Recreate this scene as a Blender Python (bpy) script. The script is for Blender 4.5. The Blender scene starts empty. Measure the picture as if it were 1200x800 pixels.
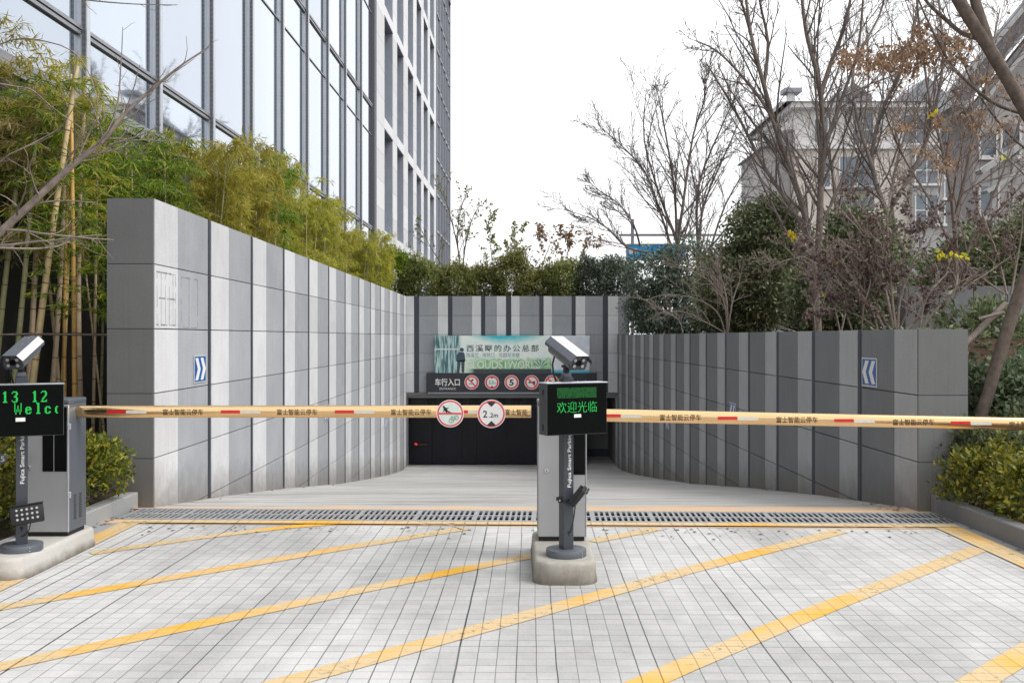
import bpy, bmesh, math, random
import numpy as np
from mathutils import Vector, Matrix, Euler

# ------------------------------------------------------------------ scene, camera, light
scn = bpy.context.scene
COL = scn.collection
W_PX, F_PX, CX, CY, EYE = 1200.0, 1170.0, 607.0, 395.0, 1.6

cam_data = bpy.data.cameras.new("camera")
cam_data.sensor_width = 36.0
cam_data.lens = 36.0 * F_PX / W_PX
cam_data.shift_x = (600.0 - CX) / W_PX
cam_data.shift_y = (CY - 400.0) / W_PX
cam_data.clip_start = 0.05
cam_data.clip_end = 3000.0
cam = bpy.data.objects.new("camera", cam_data)
cam.location = (0, 0, EYE)
cam.rotation_euler = (math.radians(90), 0, 0)
COL.objects.link(cam)
scn.camera = cam

SUN_EL, SUN_AZ = math.radians(50), math.radians(104)      # azimuth clockwise from +Y
world = bpy.data.worlds.new("World")
scn.world = world
world.use_nodes = True
wt = world.node_tree
wt.nodes.clear()
wo = wt.nodes.new("ShaderNodeOutputWorld")
bg = wt.nodes.new("ShaderNodeBackground")
sky = wt.nodes.new("ShaderNodeTexSky")
sky.sky_type = 'NISHITA'
sky.sun_disc = False
sky.sun_elevation = SUN_EL
sky.sun_rotation = SUN_AZ
sky.air_density = 1.0
sky.dust_density = 4.0
sky.ozone_density = 1.0
hs = wt.nodes.new("ShaderNodeHueSaturation")
hs.inputs["Saturation"].default_value = 0.10
mixc = wt.nodes.new("ShaderNodeMix")
mixc.data_type = 'RGBA'
mixc.inputs[0].default_value = 0.80                      # cloud cover
mixc.inputs[7].default_value = (9.6, 9.7, 9.9, 1)
wt.links.new(sky.outputs[0], hs.inputs["Color"])
wt.links.new(hs.outputs[0], mixc.inputs[6])
wt.links.new(mixc.outputs[2], bg.inputs[0])
bg.inputs[1].default_value = 0.13
wt.links.new(bg.outputs[0], wo.inputs[0])

sun_d = bpy.data.lights.new("sun", 'SUN')
sun_d.energy = 1.5
sun_d.angle = math.radians(24)
sun_d.color = (1.0, 0.96, 0.9)
sun = bpy.data.objects.new("sun", sun_d)
sdir = Vector((math.sin(SUN_AZ) * math.cos(SUN_EL), math.cos(SUN_AZ) * math.cos(SUN_EL), math.sin(SUN_EL)))
sun.rotation_euler = sdir.to_track_quat('Z', 'Y').to_euler()
sun.location = (20, 10, 40)
COL.objects.link(sun)

scn.view_settings.view_transform = 'Standard'
scn.view_settings.look = 'None'
scn.view_settings.exposure = 0.30
scn.view_settings.gamma = 1.0
scn.view_settings.use_curve_mapping = False
scn.render.engine = 'CYCLES'
scn.cycles.use_denoising = True
scn.cycles.max_bounces = 6
scn.cycles.diffuse_bounces = 3
scn.cycles.glossy_bounces = 3
scn.cycles.transparent_max_bounces = 6
scn.cycles.caustics_reflective = False
scn.cycles.caustics_refractive = False


def at(px, py, Y):
    """the point at depth Y that the survey of the photograph gives"""
    return Vector(((px - CX) / F_PX * Y, Y, EYE - (py - CY) / F_PX * Y))


# ------------------------------------------------------------------ object helpers
def tag(o, label=None, cat=None, group=None, kind=None):
    if label: o["label"] = label
    if cat: o["category"] = cat
    if group: o["group"] = group
    if kind: o["kind"] = kind
    return o


def empty(name, loc, label, cat, group=None, rz=0.0):
    o = bpy.data.objects.new(name, None)
    o.empty_display_size = 0.2
    COL.objects.link(o)
    o.location = loc
    o.rotation_euler = (0, 0, rz)
    return tag(o, label, cat, group)


def link_mesh(name, me, mats, parent=None, smooth=False):
    for m in (mats if isinstance(mats, (list, tuple)) else [mats]):
        me.materials.append(m)
    if smooth:
        me.polygons.foreach_set("use_smooth", [True] * len(me.polygons))
    o = bpy.data.objects.new(name, me)
    COL.objects.link(o)
    if parent is not None:
        o.parent = parent
    return o


class MB:
    """collects shapes into one bmesh and links them as one object"""
    def __init__(self):
        self.bm = bmesh.new()

    def _take(self, verts, M=None, mi=0):
        if M is not None:
            bmesh.ops.transform(self.bm, matrix=M, verts=verts)
        fs = {f for v in verts for f in v.link_faces}
        for f in fs:
            f.material_index = mi
        return verts

    def box(self, x0, x1, y0, y1, z0, z1, bev=0.0, mi=0, M=None, seg=1):
        r = bmesh.ops.create_cube(self.bm, size=1.0)
        vs = r["verts"]
        T = Matrix.Translation(((x0 + x1) / 2, (y0 + y1) / 2, (z0 + z1) / 2)) @ Matrix.Diagonal((x1 - x0, y1 - y0, z1 - z0, 1))
        bmesh.ops.transform(self.bm, matrix=T, verts=vs)
        if bev > 0:
            es = list({e for v in vs for e in v.link_edges})
            rb = bmesh.ops.bevel(self.bm, geom=es, offset=bev, segments=seg, affect='EDGES', profile=0.5)
            vs = list({v for f in rb["faces"] for v in f.verts} | {v for v in vs if v.is_valid})
        return self._take(vs, M, mi)

    def cyl(self, r, z0, z1, n=24, r2=None, bev=0.0, mi=0, M=None):
        rr = bmesh.ops.create_cone(self.bm, cap_ends=True, segments=n, radius1=r, radius2=r if r2 is None else r2, depth=z1 - z0)
        vs = rr["verts"]
        bmesh.ops.translate(self.bm, vec=(0, 0, (z0 + z1) / 2), verts=vs)
        if bev > 0:
            es = [e for e in {e for v in vs for e in v.link_edges} if abs(e.verts[0].co.z - e.verts[1].co.z) < 1e-6 and any(len(f.verts) > 4 for f in e.link_faces)]
            rb = bmesh.ops.bevel(self.bm, geom=es, offset=bev, segments=2, affect='EDGES', profile=0.5)
            vs = list({v for f in rb["faces"] for v in f.verts} | {v for v in vs if v.is_valid})
        return self._take(vs, M, mi)

    def prism(self, poly, y0, y1, mi=0, M=None):
        """polygon in x,z (counter-clockwise seen from -y) extruded from y0 (front) to y1"""
        a = [self.bm.verts.new((p[0], y0, p[1])) for p in poly]
        b = [self.bm.verts.new((p[0], y1, p[1])) for p in poly]
        n = len(poly)
        self.bm.faces.new(a)
        self.bm.faces.new(list(reversed(b)))
        for i in range(n):
            self.bm.faces.new((a[(i + 1) % n], a[i], b[i], b[(i + 1) % n]))
        return self._take(a + b, M, mi)

    def plan(self, poly, z0, z1, mi=0, M=None):
        """polygon in x,y (counter-clockwise from above) extruded from z0 up to z1"""
        a = [self.bm.verts.new((p[0], p[1], z1)) for p in poly]
        b = [self.bm.verts.new((p[0], p[1], z0)) for p in poly]
        n = len(poly)
        self.bm.faces.new(a)
        self.bm.faces.new(list(reversed(b)))
        for i in range(n):
            self.bm.faces.new((a[i], b[i], b[(i + 1) % n], a[(i + 1) % n]))
        return self._take(a + b, M, mi)

    def quad(self, pts, mi=0):
        f = self.bm.faces.new([self.bm.verts.new(p) for p in pts])
        f.material_index = mi
        return f

    def tube(self, pts, rad, n=8, mi=0):
        V, F = tube_np([np.array(p, float) for p in pts], [rad] * len(pts) if not hasattr(rad, "__len__") else rad, n, cap=True)
        vs = [self.bm.verts.new(v) for v in V]
        for f in F:
            idx = [i for i in f if i >= 0]
            try:
                fc = self.bm.faces.new([vs[i] for i in idx])
                fc.material_index = mi
            except ValueError:
                pass
        return vs

    def text(self, body, size, M, mi=0, depth=0.0012, align='LEFT', spacing=1.0, bold=0.0, fitw=None):
        cu = bpy.data.curves.new("lettering", 'FONT')
        cu.body = body
        cu.size = size
        cu.align_x = align
        cu.align_y = 'BOTTOM_BASELINE'
        cu.space_character = spacing
        cu.extrude = depth
        cu.offset = bold
        cu.resolution_u = 3
        ob = bpy.data.objects.new("lettering", cu)
        COL.objects.link(ob)
        dg = bpy.context.evaluated_depsgraph_get()
        me = bpy.data.meshes.new_from_object(ob.evaluated_get(dg))
        COL.objects.unlink(ob)
        bpy.data.objects.remove(ob)
        tmp = bmesh.new()
        tmp.from_mesh(me)
        if fitw is not None and len(tmp.verts):
            xs = [v.co.x for v in tmp.verts]
            k = fitw / max(1e-6, max(xs) - min(xs))
            bmesh.ops.scale(tmp, vec=(k, 1, 1), verts=tmp.verts)
        bmesh.ops.transform(tmp, matrix=M @ Matrix.Rotation(math.radians(90), 4, 'X'), verts=tmp.verts)
        vm = [self.bm.verts.new(v.co) for v in tmp.verts]
        for f in tmp.faces:
            try:
                g = self.bm.faces.new([vm[v.index] for v in f.verts])
                g.material_index = mi
            except ValueError:
                pass
        tmp.free()
        bpy.data.meshes.remove(me)

    def build(self, name, mats, parent=None, smooth=None, loc=None):
        me = bpy.data.meshes.new(name)
        bmesh.ops.recalc_face_normals(self.bm, faces=self.bm.faces)
        self.bm.to_mesh(me)
        self.bm.free()
        o = link_mesh(name, me, mats, parent)
        if smooth is not None:
            ang = math.radians(smooth)
            me.polygons.foreach_set("use_smooth", [True] * len(me.polygons))
            bmm = bmesh.new(); bmm.from_mesh(me)
            for e in bmm.edges:
                e.smooth = not (len(e.link_faces) == 2 and e.calc_face_angle(0) > ang)
            bmm.to_mesh(me); bmm.free()
        if loc is not None:
            o.location = loc
        return o


def tube_np(pts, radii, n, cap=False):
    P = np.array(pts, float)
    R = np.array(radii, float)
    m = len(P)
    T = np.gradient(P, axis=0)
    T /= np.linalg.norm(T, axis=1)[:, None] + 1e-12
    t0 = T[0]
    ref = np.array([0, 0, 1.0]) if abs(t0[2]) < 0.8 else np.array([1.0, 0, 0])
    U = np.cross(T, ref); U /= np.linalg.norm(U, axis=1)[:, None] + 1e-12
    Wv = np.cross(T, U)
    a = np.arange(n) / n * 2 * math.pi
    V = P[:, None, :] + R[:, None, None] * (np.cos(a)[None, :, None] * U[:, None, :] + np.sin(a)[None, :, None] * Wv[:, None, :])
    V = V.reshape(-1, 3)
    i = np.arange(m - 1)[:, None] * n
    j = np.arange(n)[None, :]
    k = (j + 1) % n
    F = np.stack([i + j, i + k, i + n + k, i + n + j], -1).reshape(-1, 4)
    if cap:
        F = [list(f) for f in F] + [list(range(n))[::-1], list(range((m - 1) * n, m * n))]
    return V, F


def mesh_np(name, V, F, mats, parent=None, smooth=False, mi=None):
    me = bpy.data.meshes.new(name)
    V = np.asarray(V, np.float32); F = np.asarray(F, np.int32)
    nf, k = F.shape
    me.vertices.add(len(V)); me.vertices.foreach_set("co", V.ravel())
    me.loops.add(nf * k); me.loops.foreach_set("vertex_index", F.ravel())
    me.polygons.add(nf); me.polygons.foreach_set("loop_start", np.arange(0, nf * k, k, dtype=np.int32))
    if mi is not None:
        me.polygons.foreach_set("material_index", np.asarray(mi, np.int32))
    me.update(calc_edges=True)
    me.validate()
    return link_mesh(name, me, mats, parent, smooth)


class NPB:
    """collects numpy quads"""
    def __init__(self):
        self.V, self.F, self.M, self.n = [], [], [], 0

    def add(self, V, F, mi=0):
        self.V.append(V); self.F.append(np.asarray(F) + self.n); self.n += len(V)
        self.M.append(np.full(len(F), mi))

    def tubes(self, lines, mi=0):
        for pts, rad in lines:
            n = 7 if rad[0] > 0.03 else (5 if rad[0] > 0.012 else 3)
            self.add(*tube_np(pts, rad, n), mi)

    def build(self, name, mats, parent=None, smooth=False):
        return mesh_np(name, np.concatenate(self.V), np.concatenate(self.F), mats, parent, smooth, np.concatenate(self.M))


def copy_tree(o, parent=None):
    c = o.copy()
    COL.objects.link(c)
    if parent is not None:
        c.parent = parent
    for ch in list(o.children):
        copy_tree(ch, c)
    return c


# ------------------------------------------------------------------ materials
class NT:
    def __init__(self, name):
        self.m = bpy.data.materials.new(name)
        self.m.use_nodes = True
        self.t = self.m.node_tree
        self.t.nodes.clear()
        self.out = self.t.nodes.new("ShaderNodeOutputMaterial")

    def new(self, typ, **kw):
        n = self.t.nodes.new(typ)
        for k, v in kw.items():
            setattr(n, k, v)
        return n

    def put(self, sock, v):
        if hasattr(v, "is_output") or isinstance(v, bpy.types.NodeSocket):
            self.t.links.new(v, sock)
        elif isinstance(v, (tuple, list)):
            sock.default_value = tuple(v) + ((1,) if len(v) == 3 and len(sock.default_value) == 4 else ())
        else:
            sock.default_value = v

    def math(self, op, a, b=None, c=None, clamp=False):
        n = self.new("ShaderNodeMath", operation=op, use_clamp=clamp)
        self.put(n.inputs[0], a)
        if b is not None: self.put(n.inputs[1], b)
        if c is not None: self.put(n.inputs[2], c)
        return n.outputs[0]

    def mix(self, f, a, b, mode='MIX'):
        n = self.new("ShaderNodeMix", data_type='RGBA', blend_type=mode)
        self.put(n.inputs[0], f); self.put(n.inputs[6], a); self.put(n.inputs[7], b)
        return n.outputs[2]

    def coord(self, scale=(1, 1, 1), rot=(0, 0, 0)):
        tc = self.new("ShaderNodeTexCoord")
        mp = self.new("ShaderNodeMapping")
        mp.inputs["Scale"].default_value = scale
        mp.inputs["Rotation"].default_value = rot
        self.t.links.new(tc.outputs["Object"], mp.inputs[0])
        return mp.outputs[0]

    def noise(self, vec, scale=5, detail=4, rough=0.55, dist=0.0):
        n = self.new("ShaderNodeTexNoise")
        self.put(n.inputs["Vector"], vec)
        n.inputs["Scale"].default_value = scale
        n.inputs["Detail"].default_value = detail
        n.inputs["Roughness"].default_value = rough
        n.inputs["Distortion"].default_value = dist
        return n.outputs[0]

    def ramp(self, v, stops):
        n = self.new("ShaderNodeValToRGB")
        cr = n.color_ramp
        while len(cr.elements) < len(stops):
            cr.elements.new(0.5)
        for e, (p, c) in zip(cr.elements, stops):
            e.position = p
            e.color = tuple(c) + (1,) if len(c) == 3 else c
        self.put(n.inputs[0], v)
        return n.outputs[0]

    def step(self, v, lo, hi):
        n = self.new("ShaderNodeMapRange")
        n.clamp = True
        self.put(n.inputs[0], v)
        n.inputs[1].default_value = lo; n.inputs[2].default_value = hi
        return n.outputs[0]

    def bump(self, h, strength=0.2, dist=0.01):
        n = self.new("ShaderNodeBump")
        n.inputs["Strength"].default_value = strength
        n.inputs["Distance"].default_value = dist
        self.put(n.inputs["Height"], h)
        return n.outputs[0]

    def bsdf(self, color, rough=0.6, metal=0.0, normal=None, spec=0.5, emit=None, estr=0.0, coat=0.0):
        p = self.new("ShaderNodeBsdfPrincipled")
        self.put(p.inputs["Base Color"], color)
        self.put(p.inputs["Roughness"], rough)
        self.put(p.inputs["Metallic"], metal)
        self.put(p.inputs["Specular IOR Level"], spec)
        if coat: p.inputs["Coat Weight"].default_value = coat
        if normal is not None: self.put(p.inputs["Normal"], normal)
        if emit is not None:
            self.put(p.inputs["Emission Color"], emit)
            p.inputs["Emission Strength"].default_value = estr
        self.t.links.new(p.outputs[0], self.out.inputs[0])
        return p


def c3(r, g, b):
    return (r, g, b, 1.0)


def simple(name, col, rough=0.5, metal=0.0, var=0.12, scale=6.0, spec=0.5, bump=0.0, coat=0.0):
    n = NT(name)
    v = n.coord()
    f = n.noise(v, scale, 5, 0.6)
    a = tuple(max(0, x * (1 - var)) for x in col[:3]); b = tuple(min(1, x * (1 + var)) for x in col[:3])
    color = n.ramp(f, [(0.3, a), (0.7, b)])
    r = n.math('ADD', n.math('MULTIPLY', n.noise(v, scale * 3, 3), 0.2), rough - 0.1)
    nm = n.bump(n.noise(v, scale * 12, 4), bump, 0.004) if bump else None
    n.bsdf(color, r, metal, nm, spec, coat=coat)
    return n.m


def emissive(name, col, strength):
    n = NT(name)
    n.bsdf(c3(0.01, 0.01, 0.01), 0.4, 0, None, 0.3, c3(*col), strength)
    return n.m


def stone(name, col, speck=0.30, blotch=0.20, streak=0.20, rough=0.72, grime=False):
    n = NT(name)
    v = n.coord()
    fine = n.noise(v, 48, 6, 0.8)
    big = n.noise(v, 1.6, 6, 0.65)
    st = n.noise(n.coord((9, 9, 0.35)), 1.3, 5, 0.65)
    geo = n.new("ShaderNodeNewGeometry")
    isl = geo.outputs["Random Per Island"]
    k = n.math('ADD', n.math('MULTIPLY', n.math('SUBTRACT', fine, 0.5), speck * 2.2), 1.0)
    k = n.math('ADD', k, n.math('MULTIPLY', n.math('SUBTRACT', big, 0.5), blotch * 2.2))
    k = n.math('ADD', k, n.math('MULTIPLY', n.math('SUBTRACT', st, 0.5), streak * 1.4))
    k = n.math('SUBTRACT', k, n.math('MULTIPLY', n.step(st, 0.56, 0.74), streak * 0.9))
    k = n.math('ADD', k, n.math('MULTIPLY', n.math('SUBTRACT', isl, 0.5), 0.20))
    hsv = n.new("ShaderNodeHueSaturation")
    hsv.inputs["Color"].default_value = c3(*col)
    n.put(hsv.inputs["Value"], k)
    out = hsv.outputs[0]
    if grime:                                              # splashed dirt along the sloping foot of the wall
        sp = n.new("ShaderNodeSeparateXYZ")
        n.t.links.new(v, sp.inputs[0])
        h = n.math('ADD', sp.outputs[2], n.math('MULTIPLY', sp.outputs[1], 0.116))
        h = n.math('ADD', h, n.math('MULTIPLY', n.math('SUBTRACT', n.noise(v, 5, 5, 0.7), 0.5), 0.55))
        d = n.math('SUBTRACT', 1.0, n.step(h, 0.0, 0.45))
        out = n.mix(n.math('MULTIPLY', d, 0.65), out, c3(0.16, 0.14, 0.115))
    n.bsdf(out, rough, 0, n.bump(fine, 0.2, 0.002), 0.35)
    return n.m


def leaf_mat(name, stops, trans=0.35, rough=0.45, obj_var=0.25):
    """leaf colours picked leaf by leaf"""
    n = NT(name)
    geo = n.new("ShaderNodeNewGeometry")
    oi = n.new("ShaderNodeObjectInfo")
    col = n.ramp(geo.outputs["Random Per Island"], stops)
    hsv = n.new("ShaderNodeHueSaturation")
    n.put(hsv.inputs["Color"], col)
    n.put(hsv.inputs["Value"], n.math('ADD', n.math('MULTIPLY', oi.outputs["Random"], obj_var), 1 - obj_var / 2))
    n.put(hsv.inputs["Hue"], n.math('ADD', n.math('MULTIPLY', oi.outputs["Random"], 0.03), 0.485))
    p = n.bsdf(hsv.outputs[0], rough, 0, None, 0.4)
    tr = n.new("ShaderNodeBsdfTranslucent")
    n.put(tr.inputs[0], hsv.outputs[0])
    mx = n.new("ShaderNodeMixShader")
    mx.inputs[0].default_value = trans
    n.t.links.new(p.outputs[0], mx.inputs[1]); n.t.links.new(tr.outputs[0], mx.inputs[2])
    n.t.links.new(mx.outputs[0], n.out.inputs[0])
    return n.m


def paver_fields(n):
    """u,v paving coordinates and the joint mask of the block paving"""
    tc = n.new("ShaderNodeTexCoord")
    sp = n.new("ShaderNodeSeparateXYZ")
    n.t.links.new(tc.outputs["Object"], sp.inputs[0])
    x, y = sp.outputs[0], sp.outputs[1]
    wob = n.math('MULTIPLY', n.math('SUBTRACT', n.noise(tc.outputs["Object"], 1.3, 2), 0.5), 0.016)
    u = n.math('ADD', n.math('SUBTRACT', x, n.math('MULTIPLY', y, 0.0111)), wob)
    v = n.math('ADD', n.math('ADD', y, n.math('MULTIPLY', x, 0.0111)), n.math('MULTIPLY', wob, 0.6))
    un = n.math('DIVIDE', n.math('SUBTRACT', u, 0.037 - 9.8), 0.098)
    vn = n.math('DIVIDE', n.math('SUBTRACT', v, 5.174 - 12.0), 0.1)
    ui, vi = n.math('FLOOR', n.math('ADD', un, 0.5)), n.math('FLOOR', n.math('ADD', vn, 0.5))
    du = n.math('MULTIPLY', n.math('ABSOLUTE', n.math('SUBTRACT', un, ui)), 0.098)
    dv = n.math('MULTIPLY', n.math('ABSOLUTE', n.math('SUBTRACT', vn, vi)), 0.1)

    def rnd(a, b):
        w = n.new("ShaderNodeTexWhiteNoise", noise_dimensions='2D')
        cb = n.new("ShaderNodeCombineXYZ")
        n.put(cb.inputs[0], a); n.put(cb.inputs[1], b)
        n.t.links.new(cb.outputs[0], w.inputs["Vector"])
        return w.outputs[0]
    patch = n.noise(tc.outputs["Object"], 0.9, 3)
    lu = rnd(ui, 3.0)
    wu = n.math('ADD', 0.0013, n.math('MULTIPLY', n.math('POWER', lu, 9.0), 0.0032))
    seg = rnd(ui, n.math('FLOOR', n.math('DIVIDE', vn, 6.0)))
    au = n.math('ADD', n.math('ADD', 0.56, n.math('MULTIPLY', n.math('POWER', lu, 3.0), 0.28)), n.math('MULTIPLY', seg, 0.30))
    mu = n.math('MULTIPLY', n.math('SUBTRACT', 1.0, n.step(n.math('SUBTRACT', du, wu), 0.0, 0.0018)), au)
    strong = n.math('LESS_THAN', n.math('ABSOLUTE', n.math('SUBTRACT', n.math('FRACT', n.math('ADD', n.math('DIVIDE', vi, 6.0), 0.01)), 0.01)), 0.02)
    av = n.math('ADD', n.math('MULTIPLY', strong, 0.45), n.math('ADD', 0.30, n.math('MULTIPLY', n.math('POWER', rnd(n.math('FLOOR', n.math('DIVIDE', un, 4.0)), vi), 2.0), 0.5)))
    mv = n.math('MULTIPLY', n.math('SUBTRACT', 1.0, n.step(dv, 0.0016, 0.0034)), av)
    joint = n.math('MAXIMUM', mu, mv, clamp=True)
    brick = rnd(n.math('FLOOR', un), n.math('FLOOR', vn))
    return tc.outputs["Object"], joint, brick, patch


def make_paving():
    n = NT("block_paving")
    obj, joint, brick, patch = paver_fields(n)
    mp = n.new("ShaderNodeMapping"); mp.inputs["Scale"].default_value = (0.75, 0.26, 1); mp.inputs["Rotation"].default_value = (0, 0, math.radians(-28))
    n.t.links.new(obj, mp.inputs[0])
    tyre = n.noise(mp.outputs[0], 1.2, 4, 0.5)
    fine = n.noise(obj, 60, 4, 0.65)
    mid = n.noise(obj, 7, 5, 0.6)
    k = n.math('ADD', 0.505, n.math('MULTIPLY', n.math('SUBTRACT', brick, 0.5), 0.065))
    k = n.math('ADD', k, n.math('MULTIPLY', n.math('SUBTRACT', n.step(tyre, 0.41, 0.58), 0.5), 0.15))
    k = n.math('ADD', k, n.math('MULTIPLY', n.math('SUBTRACT', mid, 0.5), 0.16))
    k = n.math('ADD', k, n.math('MULTIPLY', n.math('SUBTRACT', fine, 0.5), 0.20))
    spots = n.step(n.noise(obj, 4.2, 7, 0.80), 0.62, 0.72)
    k = n.math('MULTIPLY', k, n.math('SUBTRACT', 1.0, n.math('MULTIPLY', spots, 0.32)))
    cb = n.new("ShaderNodeCombineColor")
    n.put(cb.inputs[0], k); n.put(cb.inputs[1], n.math('MULTIPLY', k, 0.995)); n.put(cb.inputs[2], n.math('MULTIPLY', k, 0.98))
    col = n.mix(joint, cb.outputs[0], c3(0.06, 0.06, 0.065))
    h = n.math('SUBTRACT', n.math('MULTIPLY', fine, 0.15), joint)
    n.bsdf(col, 0.78, 0, n.bump(h, 0.35, 0.004), 0.3)
    return n.m


def make_paint(bias=0.035):
    n = NT("worn_yellow_paint")
    obj, joint, brick, patch = paver_fields(n)
    wear = n.noise(obj, 0.85, 3, 0.5)
    fine = n.noise(obj, 35, 4, 0.7)
    w = n.math('ADD', n.step(wear, 0.40 - bias, 0.56 - bias), n.math('MULTIPLY', n.math('SUBTRACT', fine, 0.5), 0.5), clamp=True)
    w = n.math('ADD', w, n.math('MULTIPLY', n.math('SUBTRACT', brick, 0.5), 0.22), clamp=True)
    col = n.mix(w, c3(0.80, 0.43, 0.05), c3(0.66, 0.50, 0.29))
    col = n.mix(n.math('MULTIPLY', joint, 0.8), col, c3(0.10, 0.07, 0.03))
    pr = n.bsdf(col, 0.7, 0, n.bump(n.math('SUBTRACT', n.math('MULTIPLY', fine, 0.2), joint), 0.3, 0.003), 0.3)
    chips = n.step(n.math('ADD', n.noise(obj, 22, 6, 0.8), n.math('MULTIPLY', n.math('SUBTRACT', wear, 0.5), 0.35 + bias * 4)), 0.60, 0.68)
    tr = n.new("ShaderNodeBsdfTransparent")
    mx = n.new("ShaderNodeMixShader")
    n.put(mx.inputs[0], chips)
    n.t.links.new(pr.outputs[0], mx.inputs[1]); n.t.links.new(tr.outputs[0], mx.inputs[2])
    n.t.links.new(mx.outputs[0], n.out.inputs[0])
    return n.m


def make_ramp_concrete():
    n = NT("ramp_concrete")
    obj = n.coord()
    streak = n.noise(n.coord((0.35, 5.0, 1)), 1.4, 6, 0.62, 0.4)
    streak2 = n.noise(n.coord((1.2, 14.0, 1)), 1.6, 4, 0.6)
    big = n.noise(obj, 0.5, 4)
    fine = n.noise(obj, 45, 4, 0.7)
    k = n.math('ADD', 0.50, n.math('MULTIPLY', n.math('SUBTRACT', big, 0.5), 0.16))
    k = n.math('SUBTRACT', k, n.math('MULTIPLY', n.step(streak, 0.48, 0.68), 0.27))
    k = n.math('SUBTRACT', k, n.math('MULTIPLY', n.step(streak2, 0.52, 0.70), 0.17))
    k = n.math('ADD', k, n.math('MULTIPLY', n.math('SUBTRACT', fine, 0.5), 0.12))
    cb = n.new("ShaderNodeCombineColor")
    n.put(cb.inputs[0], k); n.put(cb.inputs[1], n.math('MULTIPLY', k, 0.985)); n.put(cb.inputs[2], n.math('MULTIPLY', k, 0.955))
    sp = n.new("ShaderNodeSeparateXYZ")
    n.t.links.new(obj, sp.inputs[0])
    edge = n.math('SUBTRACT', 1.0, n.step(n.math('ADD', sp.outputs[1], n.math('MULTIPLY', n.noise(obj, 1.1, 4, 0.6), 1.6)), 10.25, 10.6))
    col = n.mix(n.math('MULTIPLY', edge, 0.9), cb.outputs[0], c3(0.66, 0.46, 0.29))       # remains of old ochre paint
    n.bsdf(col, 0.85, 0, n.bump(n.math('ADD', fine, n.math('MULTIPLY', streak2, 0.6)), 0.25, 0.006), 0.25)
    return n.m


def make_concrete(name, base=0.4, tint=(1, 0.97, 0.92), dirt=0.5, dirt_z=None):
    n = NT(name)
    obj = n.coord()
    big = n.noise(obj, 3.0, 6, 0.65)
    fine = n.noise(obj, 55, 4, 0.7)
    k = n.math('ADD', base, n.math('MULTIPLY', n.math('SUBTRACT', big, 0.5), 0.25 * base))
    k = n.math('ADD', k, n.math('MULTIPLY', n.math('SUBTRACT', fine, 0.5), 0.30 * base))
    cb = n.new("ShaderNodeCombineColor")
    for i in range(3):
        n.put(cb.inputs[i], n.math('MULTIPLY', k, tint[i]))
    col = cb.outputs[0]
    if dirt_z:
        sp = n.new("ShaderNodeSeparateXYZ")
        n.t.links.new(obj, sp.inputs[0])
        d = n.math('ADD', sp.outputs[2], n.math('MULTIPLY', n.math('SUBTRACT', n.noise(obj, 9, 5, 0.65), 0.5), dirt_z * 1.2))
        col = n.mix(n.math('MULTIPLY', n.math('SUBTRACT', 1.0, n.step(d, 0.0, dirt_z)), dirt), col, c3(0.09, 0.07, 0.045))   # mud splashed along the foot
    n.bsdf(col, 0.85, 0, n.bump(n.math('ADD', fine, n.math('MULTIPLY', big, 0.5)), 0.35, 0.006), 0.3)
    return n.m


M = {}
M['paving'] = make_paving()
M['paint'] = make_paint()
M['paint_pale'] = make_paint(0.10)
M['ramp'] = make_ramp_concrete()
M['island'] = make_concrete("island_concrete", 0.52, (1, 0.965, 0.90), 0.85, 0.075)
M['island_muddy'] = make_concrete("muddy_island_concrete", 0.42, (1, 0.95, 0.86), 0.80, 0.15)
M['kerb'] = stone("kerb_stone", (0.33, 0.335, 0.34), 0.14, 0.2, 0.05)
M['kerb_dark'] = stone("dark_kerb_stone", (0.20, 0.20, 0.205), 0.14, 0.2, 0.05)
M['soil'] = simple("soil", (0.075, 0.05, 0.035), 0.95, 0, 0.4, 9, 0.2, 0.8)
M['light_stone'] = stone("light_granite", (0.60, 0.605, 0.62), grime=True)
M['grey_stone'] = stone("grey_granite", (0.35, 0.365, 0.39), grime=True)
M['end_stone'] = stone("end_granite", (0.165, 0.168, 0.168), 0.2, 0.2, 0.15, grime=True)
M['light_stone_r'] = stone("light_granite_shaded", (0.40, 0.41, 0.425), grime=True)  # shade on the low wall put into this darker copy
M['grey_stone_r'] = stone("grey_granite_shaded", (0.185, 0.193, 0.205), grime=True)  # grey stone darkened the same way for the wall's shade
M['light_stone_b'] = stone("light_granite_entrance", (0.58, 0.59, 0.60))
M['grey_stone_b'] = stone("grey_granite_entrance", (0.28, 0.295, 0.315))
M['dark_stone'] = stone("dark_granite", (0.045, 0.05, 0.065), 0.12, 0.1, 0.05, 0.5)
M['joint'] = simple("wall_core_mortar", (0.10, 0.10, 0.105), 0.9)
M['scuff'] = simple("dark_glue_residue", (0.26, 0.26, 0.26), 0.9)
M['iron'] = simple("cast_iron_grate", (0.33, 0.335, 0.345), 0.6, 0.15, 0.25, 25)
M['void'] = simple("dark_drain", (0.012, 0.012, 0.013), 0.9)
M['graphite'] = simple("graphite_paint", (0.052, 0.060, 0.073), 0.42, 0.2, 0.08, 5)
M['graphite_light'] = simple("slate_paint", (0.125, 0.14, 0.165), 0.42, 0.3, 0.06, 4)
M['silver'] = simple("brushed_silver_panel", (0.40, 0.405, 0.415), 0.40, 0.35, 0.05, 3)
M['black_gloss'] = simple("black_acrylic", (0.004, 0.004, 0.0045), 0.2, 0, 0.1, 4, 0.12)
M['black'] = simple("black_plastic", (0.013, 0.013, 0.014), 0.55, 0, 0.2, 10, 0.4)
M['screen_black'] = simple("led_panel_black", (0.0035, 0.0045, 0.004), 0.7, 0, 0.2, 40, 0.06)
M['white'] = simple("white_print", (0.78, 0.78, 0.77), 0.55, 0, 0.04, 20)
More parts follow.
